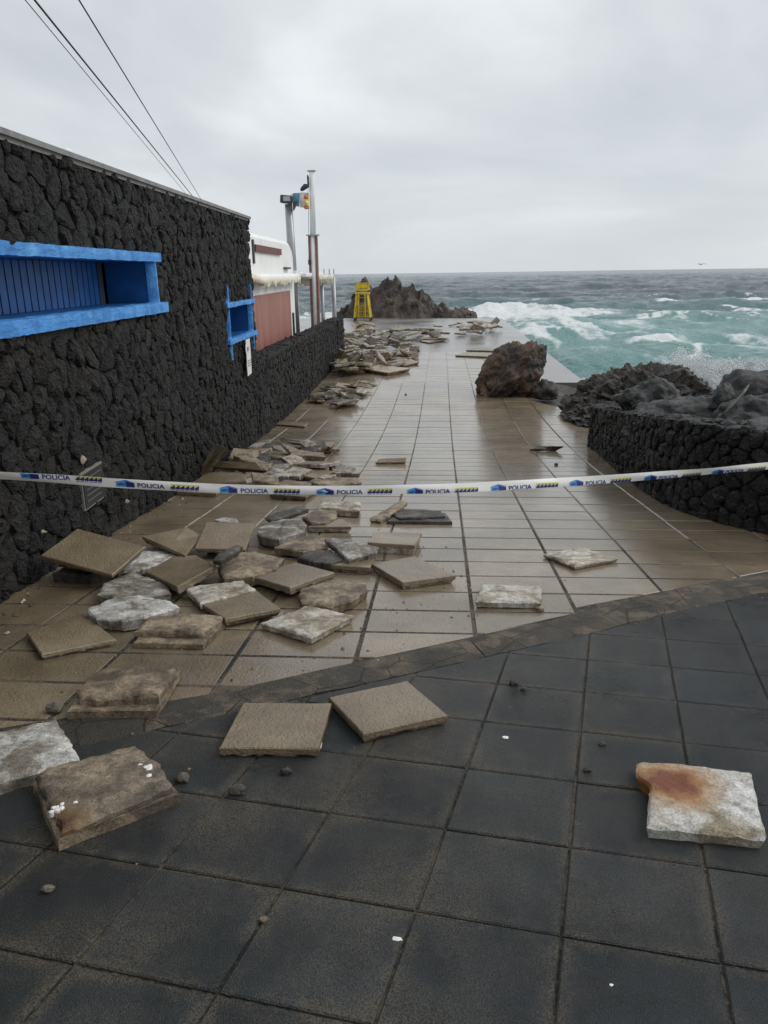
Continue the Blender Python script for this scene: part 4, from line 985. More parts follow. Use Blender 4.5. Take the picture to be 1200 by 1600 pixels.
# ================================================================== LOOSE SLABS
SLABS = [
('T','square brown paving slab lying flat on the black mats, left of a pair',0.045,0,[(-0.896,3.065,1.168),(-0.488,3.08,1.168),(-0.481,2.663,1.209),(-0.89,2.648,1.21)],None),
('T','square brown paving slab with tan broken edge, right one of the pair on the mats',0.045,0,[(-0.51,3.13,1.167),(-0.149,3.338,1.146),(0.044,2.98,1.183),(-0.314,2.788,1.201)],None),
('F','upturned slab with thick tan mortar block, at the edge of the grey strip',0.045,1,[(-1.673,2.933,1.183),(-1.266,2.963,1.18),(-1.307,3.413,1.135),(-1.741,3.386,1.138)],[(-1.694,3.069,1.207),(-1.701,3.229,1.191),(-1.674,3.322,1.183),(-1.517,3.363,1.178),(-1.309,3.353,1.178),(-1.287,3.3,1.184),(-1.276,3.024,1.212),(-1.412,3.004,1.214),(-1.551,2.978,1.215),(-1.636,2.992,1.214)]),
('M','pale grey white slab cut off by the left picture border',0.06,3,[(-1.953,2.645,1.225),(-1.811,2.736,1.216),(-1.67,2.837,1.207),(-1.548,2.69,1.221),(-1.406,2.51,1.24),(-1.521,2.405,1.249),(-1.64,2.306,1.259)],None),
('F','rust stained upturned slab with white shells stuck on it, front left',0.045,2,[(-1.519,2.351,1.241),(-1.222,2.629,1.212),(-0.94,2.318,1.244),(-1.251,2.019,1.275)],[(-1.509,2.359,1.264),(-1.499,2.415,1.258),(-1.366,2.51,1.25),(-1.218,2.612,1.239),(-1.152,2.551,1.244),(-1.068,2.477,1.253),(-0.966,2.324,1.269),(-1.061,2.201,1.281),(-1.16,2.098,1.29),(-1.241,2.027,1.299)]),
('M','notched whitish slab with an orange rust stain, front right',0.05,4,[(0.773,2.636,1.216),(0.802,2.653,1.214),(1.001,2.618,1.218),(1.189,2.576,1.223),(1.087,2.187,1.262),(1.073,2.166,1.264),(0.884,2.187,1.261),(0.703,2.209,1.26),(0.778,2.466,1.235),(0.747,2.529,1.227)],None),
('M','pale rectangular slab lying alone on the brown paving near the grey strip',0.045,5,[(0.232,4.597,1.017),(0.293,4.979,0.979),(0.709,4.969,0.98),(0.657,4.593,1.017)],None),
('M','pale slab lying cornerwise on the brown paving, towards the right planter',0.03,5,[(0.826,5.879,0.874),(1.179,6.126,0.849),(1.408,5.771,0.884),(1.023,5.511,0.91)],None),
('T','thin slab lying edge on alone in the middle of the paving beyond the tape',0.03,0,[(-0.963,11.08,0.357),(-0.51,11.149,0.352),(-0.502,11.208,0.407),(-0.915,11.201,0.387)],None),
('M','thin tilted slab near the left face of the dark planter',0.03,6,[(1.449,12.388,0.274),(1.891,12.518,0.235),(2.006,12.419,0.321),(1.565,12.682,0.273)],None),
('T','big tilted brown slab leaning up beside the dark stone wall',0.045,0,[(-2.858,4.981,1.148),(-2.28,4.847,1.058),(-2.178,5.237,1.132),(-2.756,5.371,1.223)],None),
('T','brown slab behind the white broken piece, near the stone wall',0.04,0,[(-2.426,5.781,1.019),(-2.129,6.023,1.024),(-1.977,5.929,0.984),(-1.964,5.452,0.981)],None),
('T','square grey brown slab tilted up at the back of the near heap',0.04,0,[(-1.969,6.057,1.06),(-1.559,6.074,1.048),(-1.546,5.675,0.952),(-1.956,5.659,0.964)],None),
('M','white broken chunk between two brown slabs of the near heap',0.05,3,[(-2.321,5.069,0.99),(-2.423,5.801,0.917),(-2.263,5.898,0.907),(-2.058,5.632,0.934),(-2.089,5.328,0.964),(-2.234,5.091,0.988)],None),
('T','brown slab with a tan broken side in the middle of the near heap',0.05,0,[(-2.134,5.061,1.001),(-2.073,5.498,0.957),(-1.897,5.509,0.966),(-1.597,5.053,1.062),(-1.724,4.585,1.088)],None),
('M','rough grey and white speckled chunk on the left of the near heap',0.06,7,[(-2.259,4.542,1.047),(-2.328,4.784,1.023),(-2.228,5.078,0.993),(-2.019,4.907,1.011),(-1.845,4.779,1.023),(-1.77,4.593,1.043),(-1.883,4.479,1.054),(-2.062,4.416,1.06)],None),
('M','white topped broken chunk with a dark front edge, left front of heap',0.07,3,[(-2.187,4.222,1.084),(-2.136,4.412,1.065),(-2.005,4.527,1.053),(-1.738,4.431,1.064),(-1.616,4.31,1.076),(-1.756,4.088,1.098),(-1.873,4.029,1.103),(-2.045,4.062,1.101)],None),
('F','upturned slab with tan rimmed mortar block at the front of the heap',0.035,1,[(-1.715,3.806,1.081),(-1.315,3.8,1.082),(-1.275,4.225,1.039),(-1.758,4.225,1.039)],[(-1.744,3.889,1.107),(-1.754,4.14,1.082),(-1.543,4.196,1.078),(-1.302,4.189,1.077),(-1.295,4.109,1.085),(-1.34,3.889,1.108),(-1.549,3.879,1.109)]),
('T','flat brown slab almost level with the paving, left of the heap',0.035,0,[(-2.403,3.908,1.076),(-2.226,4.268,1.04),(-1.821,3.829,1.083),(-2.141,3.594,1.106)],None),
('T','brown slab with a pale strip along its back, right front of the heap',0.04,0,[(-1.542,4.467,1.029),(-1.245,4.77,0.999),(-0.983,4.323,1.065),(-1.275,4.12,1.084)],None),
('M','pale piece lying against the back of the striped brown slab',0.05,5,[(-1.719,4.711,1.026),(-1.558,4.854,1.011),(-1.372,4.923,1.005),(-1.232,4.722,1.025),(-1.378,4.535,1.043),(-1.522,4.409,1.055)],None),
('M','small grey bar of mortar lying on top of the near heap',0.04,6,[(-1.614,5.032,1.114),(-1.617,5.14,1.112),(-1.516,5.37,1.11),(-1.473,5.355,1.101),(-1.476,5.216,1.106),(-1.551,5.019,1.105)],None),
('M','rounded tan mortar chunk in the middle of the near heap',0.08,1,[(-1.629,5.155,1.012),(-1.605,5.544,0.973),(-1.439,5.591,0.968),(-1.177,5.429,0.984),(-1.177,5.127,1.014),(-1.302,4.927,1.033),(-1.491,4.868,1.04)],None),
('T','brown slab with ragged underside at the front centre of the heap',0.045,0,[(-1.316,4.975,1.009),(-1.088,5.374,0.97),(-0.741,5.049,1.022),(-0.989,4.669,1.06)],None),
('M','oval tan mortar chunk at the right front of the heap',0.06,1,[(-0.923,4.584,1.038),(-0.93,4.764,1.021),(-0.771,4.907,1.007),(-0.503,4.906,1.006),(-0.475,4.747,1.022),(-0.556,4.51,1.046),(-0.672,4.391,1.057),(-0.872,4.442,1.053)],None),
('M','light slab with a tan front corner lying apart before the heap',0.045,5,[(-1.068,4.129,1.063),(-0.83,4.479,1.028),(-0.519,4.285,1.048),(-0.716,3.894,1.087)],None),
('T','large brown slab lying flat at the right of the heap',0.05,0,[(-0.52,5.435,0.944),(-0.192,5.661,0.921),(0.119,5.145,0.972),(-0.253,4.952,0.991)],None),
('T','brown slab with a thick tan front edge at the right back of the heap',0.075,0,[(-0.596,5.982,0.919),(-0.563,6.357,0.882),(-0.153,6.327,0.885),(-0.2,5.895,0.927)],None),
('F','dark edged slab with a mortar lump, behind the heap to the right',0.035,6,[(-0.511,7.053,0.757),(-0.419,7.518,0.711),(0.059,7.472,0.715),(0.124,7.05,0.758)],[(-0.475,7.27,0.761),(-0.386,7.532,0.734),(-0.176,7.508,0.736),(0.02,7.417,0.746),(0.057,7.198,0.768),(-0.167,7.131,0.774),(-0.383,7.09,0.779)]),
('M','narrow mortar bar leaning on the dark edged slab',0.04,1,[(-0.685,7.112,0.756),(-0.415,7.831,0.735),(-0.337,7.762,0.742),(-0.401,7.432,0.765),(-0.574,7.055,0.762)],None),
('M','pale block at the back of the near heap just below the tape',0.07,5,[(-1.25,7.465,0.761),(-1.27,7.851,0.723),(-0.835,7.792,0.729),(-0.8,7.322,0.775)],None),
('T','small brown slab in front of the pale block at the heap back',0.04,0,[(-1.218,6.662,0.821),(-1.11,6.971,0.791),(-0.929,7.01,0.787),(-0.811,6.681,0.819)],None),
('M','tan rounded chunk beside the pale block at the heap back',0.06,1,[(-1.33,7.021,0.805),(-1.22,7.402,0.767),(-1.031,7.31,0.777),(-0.982,7.037,0.803),(-1.057,6.745,0.833),(-1.184,6.71,0.837)],None),
('M','rounded grey chunk at the back left of the near heap',0.09,7,[(-1.592,6.232,0.914),(-1.624,6.536,0.883),(-1.482,6.763,0.861),(-1.318,6.825,0.855),(-1.203,6.582,0.879),(-1.17,6.298,0.907),(-1.337,5.984,0.938),(-1.514,6.091,0.928)],None),
('M','long thin grey piece lying on the back of the near heap',0.04,6,[(-1.641,6.795,0.868),(-1.545,7.098,0.838),(-1.357,7.364,0.812),(-1.291,7.207,0.826),(-1.434,6.86,0.862),(-1.549,6.63,0.884)],None),
('M','flat tan chunk behind the pointed grey wedge',0.06,1,[(-1.345,5.813,0.926),(-1.259,6.106,0.896),(-1.108,6.253,0.882),(-0.942,6.19,0.888),(-0.907,5.835,0.924),(-1.083,5.702,0.937)],None),
('M','pointed grey wedge tipped up on the right of the heap',0.05,7,[(-0.949,5.918,0.966),(-0.902,5.929,0.974),(-0.679,5.825,0.985),(-0.464,5.667,0.99),(-0.487,5.579,0.979),(-0.686,5.4,0.986)],None),
('M','dark mortar lump under the pointed grey wedge',0.07,6,[(-1.098,5.505,0.957),(-1.052,5.704,0.937),(-0.866,5.773,0.93),(-0.734,5.466,0.961),(-0.807,5.355,0.971),(-0.948,5.385,0.968)],None),
('T','narrow slab end showing beneath the pointed grey wedge',0.05,0,[(-0.908,5.402,0.946),(-0.845,5.688,0.918),(-0.495,5.664,0.921),(-0.514,5.315,0.955)],None),
('M','flat whitish flake at the back of the heap by the wall',0.02,3,[(-2.212,7.062,0.751),(-2.137,7.184,0.74),(-2.007,7.133,0.744),(-1.942,6.986,0.758),(-2.076,6.921,0.765)],None),
('T','slab standing upright against the dark wall in the pile beyond the tape',0.05,0,[(-3.26,9.618,0.486),(-3.198,9.778,0.471),(-2.774,9.568,0.922),(-3.018,9.997,0.879)],None),
('T','dark slab lying at the wall side in the pile beyond the tape',0.05,0,[(-3.242,10.117,0.537),(-3.041,10.071,0.621),(-2.445,9.819,0.666),(-2.296,9.599,0.609)],None),
('M','long mortar bar leaning down to the right in the pile beyond the tape',0.05,1,[(-2.848,10.164,0.672),(-2.807,10.568,0.644),(-2.245,9.876,0.601),(-2.254,9.602,0.608)],None),
('M','grey chunk at the back by the wall in the pile beyond the tape',0.06,7,[(-3.127,12.065,0.367),(-3.148,12.733,0.32),(-2.918,12.908,0.328),(-2.795,12.14,0.362)],None),
('M','long dark slab edge at the back left in the pile beyond the tape',0.09,6,[(-2.882,11.924,0.388),(-2.91,12.379,0.374),(-2.592,12.458,0.369),(-2.171,12.083,0.376)],None),
('T','wide slab at the back right end in the pile beyond the tape',0.07,0,[(-2.743,12.61,0.358),(-2.682,12.645,0.406),(-1.722,12.326,0.398),(-1.774,12.087,0.376)],None),
('M','long tan rounded slab in the centre in the pile beyond the tape',0.07,1,[(-2.623,11.026,0.472),(-2.652,11.507,0.441),(-2.164,11.583,0.435),(-1.783,11.383,0.431),(-1.694,11.114,0.445),(-2.032,10.841,0.469)],None),
('M','dark wide slab below the tan one in the pile beyond the tape',0.07,6,[(-2.427,10.202,0.528),(-2.46,10.636,0.497),(-1.997,10.647,0.487),(-1.724,10.112,0.517)],None),
('T','brown slab at the right with a raised corner in the pile beyond the tape',0.05,0,[(-2.024,10.398,0.509),(-1.892,10.582,0.503),(-1.563,10.533,0.497),(-1.548,9.999,0.528)],None),
('M','small grey stub at the right end in the pile beyond the tape',0.06,7,[(-1.524,10.375,0.462),(-1.547,10.673,0.444),(-1.409,10.678,0.443),(-1.36,10.437,0.456)],None),
('T','wide grey brown slab nearest the wall in the pile beyond the tape',0.06,0,[(-3.031,8.856,0.633),(-3.061,9.667,0.562),(-2.574,9.553,0.593),(-2.351,8.902,0.648)],None),
('M','pale streaked chunk just above the tape at centre in the pile beyond the tape',0.05,3,[(-2.5,8.92,0.626),(-2.37,9.303,0.608),(-2.035,9.356,0.613),(-2.034,8.889,0.629)],None),
('M','grey chunk between pale and light slabs in the pile beyond the tape',0.05,7,[(-2.285,9.403,0.608),(-2.225,9.776,0.59),(-1.917,9.735,0.585),(-1.91,9.266,0.611)],None),
('T','light smooth slab tipped towards the camera in the pile beyond the tape',0.04,5,[(-1.918,9.52,0.596),(-1.68,9.853,0.573),(-1.376,9.701,0.578),(-1.574,9.295,0.589)],None),
('M','broad tan slab at the right front in the pile beyond the tape',0.05,1,[(-1.662,9.054,0.603),(-1.523,9.393,0.589),(-1.07,9.363,0.582),(-0.958,9.138,0.584),(-1.286,8.855,0.603)],None),
('M','flat brown slab sunk at the front centre in the pile beyond the tape',0.05,1,[(-2.041,8.739,0.614),(-1.978,9.192,0.589),(-1.56,9.107,0.598),(-1.573,8.713,0.617)],None),
('T','slab showing under the tape at the pile front',0.05,0,[(-1.94,8.319,0.656),(-1.887,8.745,0.614),(-1.451,8.672,0.621),(-1.494,8.175,0.67)],None),
('T','slab showing under the tape near the wall',0.05,0,[(-3.087,8.498,0.628),(-3.063,8.993,0.579),(-2.609,8.87,0.591),(-2.58,8.389,0.639)],None),
('T','single slab beside the wall past the pile',0.04,0,[(-3.293,15.474,0.096),(-3.272,15.907,0.082),(-2.748,15.643,0.091),(-2.741,15.213,0.107)],None),
('T','small slab end next to the single slab by the wall',0.03,0,[(-3.459,15.622,0.081),(-3.428,15.998,0.079),(-3.282,15.819,0.085),(-3.289,15.451,0.087)],None),
('T','front one of two slabs lying in the spray before the boulder',0.06,0,[(0.532,29.54,0.05),(0.896,30.529,0.07),(1.981,30.106,0.079),(1.789,28.902,0.06)],None),
('T','rear one of two slabs lying in the spray before the boulder',0.06,0,[(1.0,31.505,0.05),(1.205,32.262,0.08),(2.098,31.973,0.1),(2.226,30.84,0.08)],None),
('T','big flat slab at the near edge of the far heap',0.1,5,[(-2.52,24.844,0.12),(-2.066,25.901,0.119),(-0.959,24.947,0.12),(-1.626,23.818,0.12)],None),
('T','yellowish slab lying loose right of the far heap',0.06,5,[(-1.002,36.118,0.06),(-0.659,38.427,0.08),(0.026,38.096,0.1),(0.232,36.214,0.1),(-0.544,35.064,0.06)],None),
('T','wide slab lying on the wet side of the far heap',0.06,0,[(-1.989,27.222,0.08),(-1.123,28.035,0.1),(-0.748,26.958,0.08),(-1.266,26.202,0.059)],None),
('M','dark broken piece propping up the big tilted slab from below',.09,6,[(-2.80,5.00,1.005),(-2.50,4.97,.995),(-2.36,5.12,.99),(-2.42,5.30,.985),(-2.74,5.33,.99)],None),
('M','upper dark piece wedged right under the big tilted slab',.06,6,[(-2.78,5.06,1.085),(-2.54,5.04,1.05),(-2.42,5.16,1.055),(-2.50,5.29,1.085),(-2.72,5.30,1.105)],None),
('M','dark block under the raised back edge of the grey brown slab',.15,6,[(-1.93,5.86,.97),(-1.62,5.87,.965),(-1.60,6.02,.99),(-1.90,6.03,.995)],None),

]
PEBBLES = [
('small blue grey stone between the pale and upturned slabs', 0.045, 7, -1.768, 3.011, 1.125),
('small stone at the corner of the pale rectangular slab', 0.03, 1, 0.642, 4.557, 0.971),
('larger of two dark pebbles side by side on the mats', 0.025, 6, 0.375, 3.415, 1.084),
('smaller of two dark pebbles side by side on the mats', 0.017, 6, 0.416, 3.358, 1.09),
('dark pebble with a white fleck in front of the left slab', 0.025, 6, -0.592, 2.534, 1.171),
('dark lava lump on a mat joint, front left', 0.035, 6, -0.745, 2.387, 1.185),
('small dark stone before the planter on the brown paving', 0.03, 6, 1.696, 11.085, 0.327),
('white shell disc lying on a black mat', 0.014, 3, 0.289, 2.876, 1.138),
('elongated white shell chip on a joint near the bottom', 0.014, 3, -0.11, 1.699, 1.254),
('grey flat pebble on the mats at lower left', 0.02, 7, -1.188, 1.827, 1.243),
('tan pebble on a mat joint near the bottom', 0.013, 1, -0.499, 1.746, 1.249),
('tiny white shell fleck near the bottom edge', 0.007, 3, 0.455, 1.575, 1.268),
('dark crumb beside the rust stained slab', 0.03, 6, -0.983, 2.461, 1.181),
('small dark crumb on the mats right of centre', 0.016, 6, 0.687, 2.835, 1.142),
('dark crumb left of the notched slab', 0.016, 6, 0.585, 2.621, 1.164),
('lone dark pebble on the wet paving before the far heap', 0.03, 6, -0.907, 20.059, -0.001),
]
HEAP = [('A',-4.54,38.41,0.08,0.49),('A',-3.94,28.55,0.43,0.88),('A',-2.1,36.07,0.03,0.57),('A',-4.87,38.81,0.04,0.96),('A',-1.4,27.24,0.0,0.52),('A',-2.86,25.92,0.38,0.91),('A',-2.11,27.5,0.16,0.51),('A',-3.46,37.91,0.13,0.92),('A',-2.63,31.66,0.29,0.74),('A',-2.65,30.27,0.25,0.66),('A',-3.92,30.9,0.36,0.43),('A',-4.0,28.42,0.13,0.72),('A',-2.72,29.69,0.4,0.52),('A',-3.4,34.66,0.19,0.57),('A',-2.82,26.74,0.14,0.74),('A',-4.63,33.52,0.26,0.77),('A',-3.97,33.55,0.08,0.68),('A',-3.53,25.02,0.4,0.97),('A',-2.45,24.68,0.13,0.89),('A',-3.98,35.58,0.14,0.48),('A',-2.57,25.05,0.06,0.41),('A',-4.95,35.37,0.2,0.62),('A',-4.17,37.22,0.18,0.65),('A',-4.96,35.71,0.18,0.49),('A',-4.31,30.52,0.12,1.0),('A',-3.55,26.97,0.41,0.65),('A',-1.05,31.73,0.0,0.65),('A',-4.48,31.69,0.11,0.93),('A',-1.6,31.44,0.0,0.55),('A',-4.23,36.01,0.08,0.92),('A',-1.22,30.4,0.0,0.64),('A',-1.26,29.16,0.0,0.85),('A',-3.48,39.14,0.03,0.92),('A',-2.72,25.35,0.4,0.79),('A',-1.63,30.94,0.0,0.81),('A',-2.76,23.91,0.24,0.44),('A',-2.78,40.19,0.04,0.48),('A',-4.96,35.88,0.17,0.74),('A',-1.47,27.42,0.01,0.73),('A',-2.22,32.26,0.19,0.86),('A',-2.84,30.97,0.01,0.42),('A',-2.22,28.59,0.29,0.76),('A',-3.87,29.85,0.37,0.71),('A',-3.58,24.7,0.26,0.45),('A',-2.53,30.32,0.29,0.59),('A',-3.13,26.28,0.53,0.46),('A',-3.37,25.37,0.45,0.71),('A',-2.37,24.61,0.24,0.44),('A',-2.85,25.59,0.16,0.88),('A',-3.31,26.06,0.06,0.49),('A',-2.84,31.93,0.21,0.94),('A',-2.68,41.6,0.01,0.73),('A',-2.4,26.63,0.19,0.45),('A',-3.04,25.72,0.13,0.86),('A',-1.99,29.11,0.07,0.95),('A',-2.36,25.49,0.07,0.92),('A',-1.65,29.5,0.03,0.48),('A',-1.91,33.18,0.05,0.48),('A',-1.99,37.3,0.01,0.62),('A',-2.54,31.8,0.2,0.46),('A',-2.55,25.5,0.04,0.79),('A',-3.78,34.94,0.01,0.41),('A',-1.47,27.03,0.02,0.5),('A',-2.33,29.46,0.2,0.96),('A',-3.46,26.1,0.34,0.85),('A',-1.99,26.4,0.07,0.96),('A',-2.55,25.64,0.45,0.82),('A',-3.85,35.04,0.12,0.78),('A',-2.89,28.95,0.39,0.57),('A',-4.07,41.51,0.01,0.72),('A',-1.93,29.01,0.08,0.97),('A',-2.81,37.85,0.01,0.98),('A',-2.64,34.45,0.03,0.55),('A',-2.91,24.06,0.22,0.87),('A',-4.5,35.04,0.11,0.97),('A',-3.18,24.98,0.28,0.73),('A',-3.23,37.73,0.02,0.42),('A',-4.22,38.74,0.01,1.0),('A',-2.77,24.52,0.21,0.84),('A',-1.29,28.3,0.0,0.82),('A',-1.88,29.81,0.08,0.49),('A',-1.57,31.67,0.0,0.5),('A',-1.64,35.74,0.0,0.81),('A',-1.63,34.35,0.0,0.65),('A',-3.79,26.5,0.01,0.98),('A',-4.51,35.3,0.23,0.89),('A',-3.35,28.1,0.26,0.83),('A',-2.97,23.73,0.38,0.82),('A',-2.5,24.35,0.28,0.75),('A',-3.38,25.28,0.46,0.58),('A',-1.84,25.46,0.09,0.42),('A',-2.47,33.65,0.19,0.8),('A',-2.74,24.71,0.18,0.6),('A',-1.93,27.27,0.14,0.72),('A',-3.61,26.42,0.22,0.73),('A',-2.73,35.39,0.05,0.44),('A',-2.5,37.85,0.08,0.9),('A',-3.61,41.42,0.04,0.77),('A',-3.05,41.08,0.02,0.42),('A',-3.39,37.33,0.08,0.93),('A',-1.63,26.9,0.03,0.63),('A',-3.11,40.74,0.02,0.98),('A',-1.58,26.41,0.02,0.81),('A',-1.58,28.31,0.02,0.5),('A',-1.92,32.24,0.07,0.91),('A',-3.1,28.44,0.13,0.71),('A',-2.92,25.78,0.04,0.85),('A',-3.43,25.14,0.02,0.46),('A',-2.99,24.53,0.16,0.93),('A',-3.38,38.28,0.06,0.67),('A',-3.14,26.53,0.04,0.98),('A',-3.01,26.94,0.36,0.94),('A',-3.63,26.35,0.06,0.83),('A',-3.89,27.21,0.07,0.52),('A',-4.69,33.17,0.13,0.99),('A',-2.33,30.52,0.29,0.5),('A',-2.92,24.01,0.19,0.81),('A',-1.22,28.49,0.0,0.91),('A',-4.89,36.69,0.04,0.69),('A',-2.45,29.41,0.14,0.85),('A',-1.4,27.82,0.0,0.49),('A',-4.06,33.74,0.22,0.52),('A',-2.45,33.04,0.1,0.82),('A',-3.06,24.63,0.28,0.96),('A',-3.59,40.56,0.02,0.83),('A',-3.75,37.35,0.09,0.68),('A',-3.32,31.67,0.07,0.42),('A',-1.58,27.94,0.02,0.47),('A',-2.89,25.77,0.49,0.69),('A',-1.08,30.97,0.0,0.77),('A',-2.13,27.62,0.24,0.41),('A',-2.59,26.92,0.05,0.43),('A',-4.14,33.24,0.19,0.59),('A',-2.7,36.98,0.05,0.81),('A',-3.01,28.0,0.29,0.62),('A',-1.75,36.98,0.0,0.47),('A',-1.35,29.97,0.0,0.49),('A',-1.93,29.9,0.01,0.89),('A',-2.29,29.92,0.09,0.43),('A',-2.39,26.09,0.06,0.68),('A',-2.76,24.26,0.48,0.93),('A',-3.71,32.92,0.0,0.72),('A',-4.44,32.29,0.04,0.65),('A',-1.46,35.18,0.0,0.97),('A',-1.93,36.88,0.0,0.95),('A',-2.8,32.34,0.04,0.78),('A',-1.97,28.34,0.12,0.73),('A',-2.66,39.86,0.02,0.48),('A',-3.58,26.64,0.14,0.6),('A',-3.38,29.6,0.06,0.78),('B',-2.02,37.07,0.16,0.84),('B',1.82,40.05,0.16,0.7),('B',-0.01,38.4,0.16,0.96),('B',-0.24,44.47,0.09,0.75),('B',-1.93,42.17,0.09,0.79),('B',1.25,42.05,0.26,1.14),('B',-0.97,37.51,0.05,0.58),('B',-1.4,35.16,0.12,0.69),('B',-0.27,38.33,0.09,0.57),('B',1.58,37.78,0.29,0.77),('B',-0.9,40.23,0.0,0.79),('B',1.8,39.53,0.15,1.25),('B',-0.32,37.96,0.12,0.57),('B',2.81,42.68,0.2,1.21),('B',-0.54,36.76,0.03,1.24),('B',-0.29,36.24,0.26,0.96),('B',0.95,39.22,0.07,0.65),('B',-0.03,36.23,0.11,0.84),('B',-0.41,37.52,0.04,1.19),('B',1.85,40.01,0.22,0.72),('B',-1.37,37.59,0.17,1.03),('B',-0.9,39.7,0.23,1.13),('B',1.35,44.23,0.19,0.65),('B',2.91,45.73,0.01,1.15),('B',2.13,45.06,0.25,1.17),('B',0.69,46.56,0.02,0.55),('B',-0.26,37.12,0.19,0.68),('B',2.44,47.58,0.0,0.89),('B',-0.88,39.47,0.17,1.07),('B',3.02,42.45,0.19,0.59),('B',2.63,42.18,0.21,1.2),('B',-1.63,41.64,0.12,0.56),('B',1.47,40.37,0.25,1.23),('B',-2.1,40.19,0.26,0.92),('B',2.59,42.33,0.17,0.7),('B',1.2,46.79,0.0,0.82),('B',-1.12,34.08,0.24,0.63),('B',-0.61,39.58,0.2,0.99),('B',-1.75,35.62,0.16,0.56),('B',-1.79,36.35,0.17,0.72),('B',-0.57,40.76,0.05,0.89),('B',2.77,42.06,0.21,0.65),('C',-3.01,19.14,0.04,0.19),('C',-2.93,19.17,0.06,0.41),('C',-2.75,19.72,0.1,0.38),('C',-2.62,18.34,0.08,0.51),('C',-2.04,20.27,0.03,0.23),('C',-2.13,18.75,0.11,0.58),('C',-2.5,19.69,0.12,0.22),('C',-2.74,19.77,0.07,0.45),('C',-2.41,20.71,0.02,0.39),('C',-2.36,21.04,0.03,0.37),('C',-1.96,21.05,0.1,0.19),('C',-2.66,20.82,0.09,0.52),('C',-2.19,20.45,0.04,0.33),('C',-2.76,19.81,0.05,0.24),('C',-2.35,18.01,0.09,0.5),('C',-2.68,19.21,0.01,0.52),('C',-3.1,19.54,0.06,0.52),('C',-2.16,21.89,0.08,0.3),('C',-2.29,17.92,0.11,0.19),('C',-2.24,18.21,0.1,0.57),('C',-2.41,20.84,0.09,0.5),('C',-1.96,21.83,0.0,0.33),('C',-3.1,20.86,0.01,0.45),('C',-2.85,21.36,0.01,0.43),('C',-3.07,18.84,0.03,0.58),('C',-2.06,19.97,0.05,0.57),('C',-2.94,18.69,0.06,0.31),('C',-2.93,20.85,0.08,0.37),('C',-2.41,19.16,0.1,0.49),('C',-2.8,19.23,0.08,0.58),('C',-2.71,19.69,0.09,0.33),('C',-2.81,19.65,0.04,0.55),('C',-2.97,21.13,0.07,0.44),('C',-2.7,20.11,0.08,0.4),('C',-2.41,20.13,0.1,0.57),('C',-1.93,20.67,0.11,0.27),('C',-2.55,21.63,0.05,0.34),('C',-2.58,20.43,0.02,0.33),('C',-2.87,20.57,0.07,0.42),('C',-2.63,20.18,0.07,0.39),('C',-3.13,19.49,0.05,0.56),('C',-2.79,19.26,0.1,0.47),('C',-2.26,18.62,0.03,0.62),('C',-2.63,19.79,0.02,0.19),('A',-5.27,41.67,0.07,0.98),('A',-4.8,37.88,0.27,0.92),('A',-4.47,43.05,0.13,0.94),('A',-4.05,45.17,0.05,0.54),('A',-5.11,38.73,0.26,0.6),('A',-3.87,41.72,0.19,0.78),('A',-4.78,37.59,0.15,1.09),('A',-4.5,47.62,0.0,1.1),('A',-3.41,41.17,0.21,0.89),('A',-5.15,38.83,0.28,0.83),('A',-4.46,40.59,0.17,1.01),('A',-4.22,40.18,0.16,0.9),('A',-4.25,42.75,0.09,1.02),('A',-4.55,39.95,0.08,1.09),('D',-3.06,11.0,0.06,0.59),('D',-2.07,11.81,0.04,0.55),('D',-2.84,12.29,0.02,0.55),('D',-1.88,9.88,0.01,0.48),('D',-3.09,10.55,0.04,0.42),('D',-2.43,11.64,0.13,0.4),('D',-2.65,9.85,0.04,0.44),('D',-1.65,10.01,0.13,0.59),('D',-2.66,10.96,0.05,0.59),('D',-2.31,9.47,0.01,0.48),('D',-1.88,9.55,0.08,0.59),('D',-3.0,11.45,0.03,0.41),('D',-2.25,10.02,0.03,0.49),('D',-2.11,8.91,0.08,0.57),('D',-2.65,9.61,0.0,0.4),('D',-2.03,10.42,0.08,0.52),('D',-2.54,10.05,0.06,0.51),('D',-1.97,11.06,0.12,0.57),('D',-2.89,12.31,0.03,0.48),('D',-1.96,11.82,0.13,0.58),('D',-1.28,9.94,0.03,0.55),('D',-2.3,11.18,0.13,0.45),('D',-1.44,9.34,0.06,0.4),('D',-1.96,12.4,0.02,0.59),('D',-3.18,11.64,0.06,0.55),('D',-3.31,11.74,0.01,0.43)]
def chip_outline(P, rd, seg, jit):
    """resample a 3D polygon with ragged edges"""
    out = []; n = len(P)
    cen = sum(P, Vector())/n
    for i in range(n):
        a, b = P[i], P[(i+1) % n]; L_ = (b-a).length; k = max(1, int(L_/seg))
        for j in range(k):
            p = a.lerp(b, j/k)
            amp = jit*(.35 if j == 0 else 1.0)
            inward = (cen-p).normalized()
            out.append(p+inward*rd.uniform(-.25, 1)*amp)
    return out
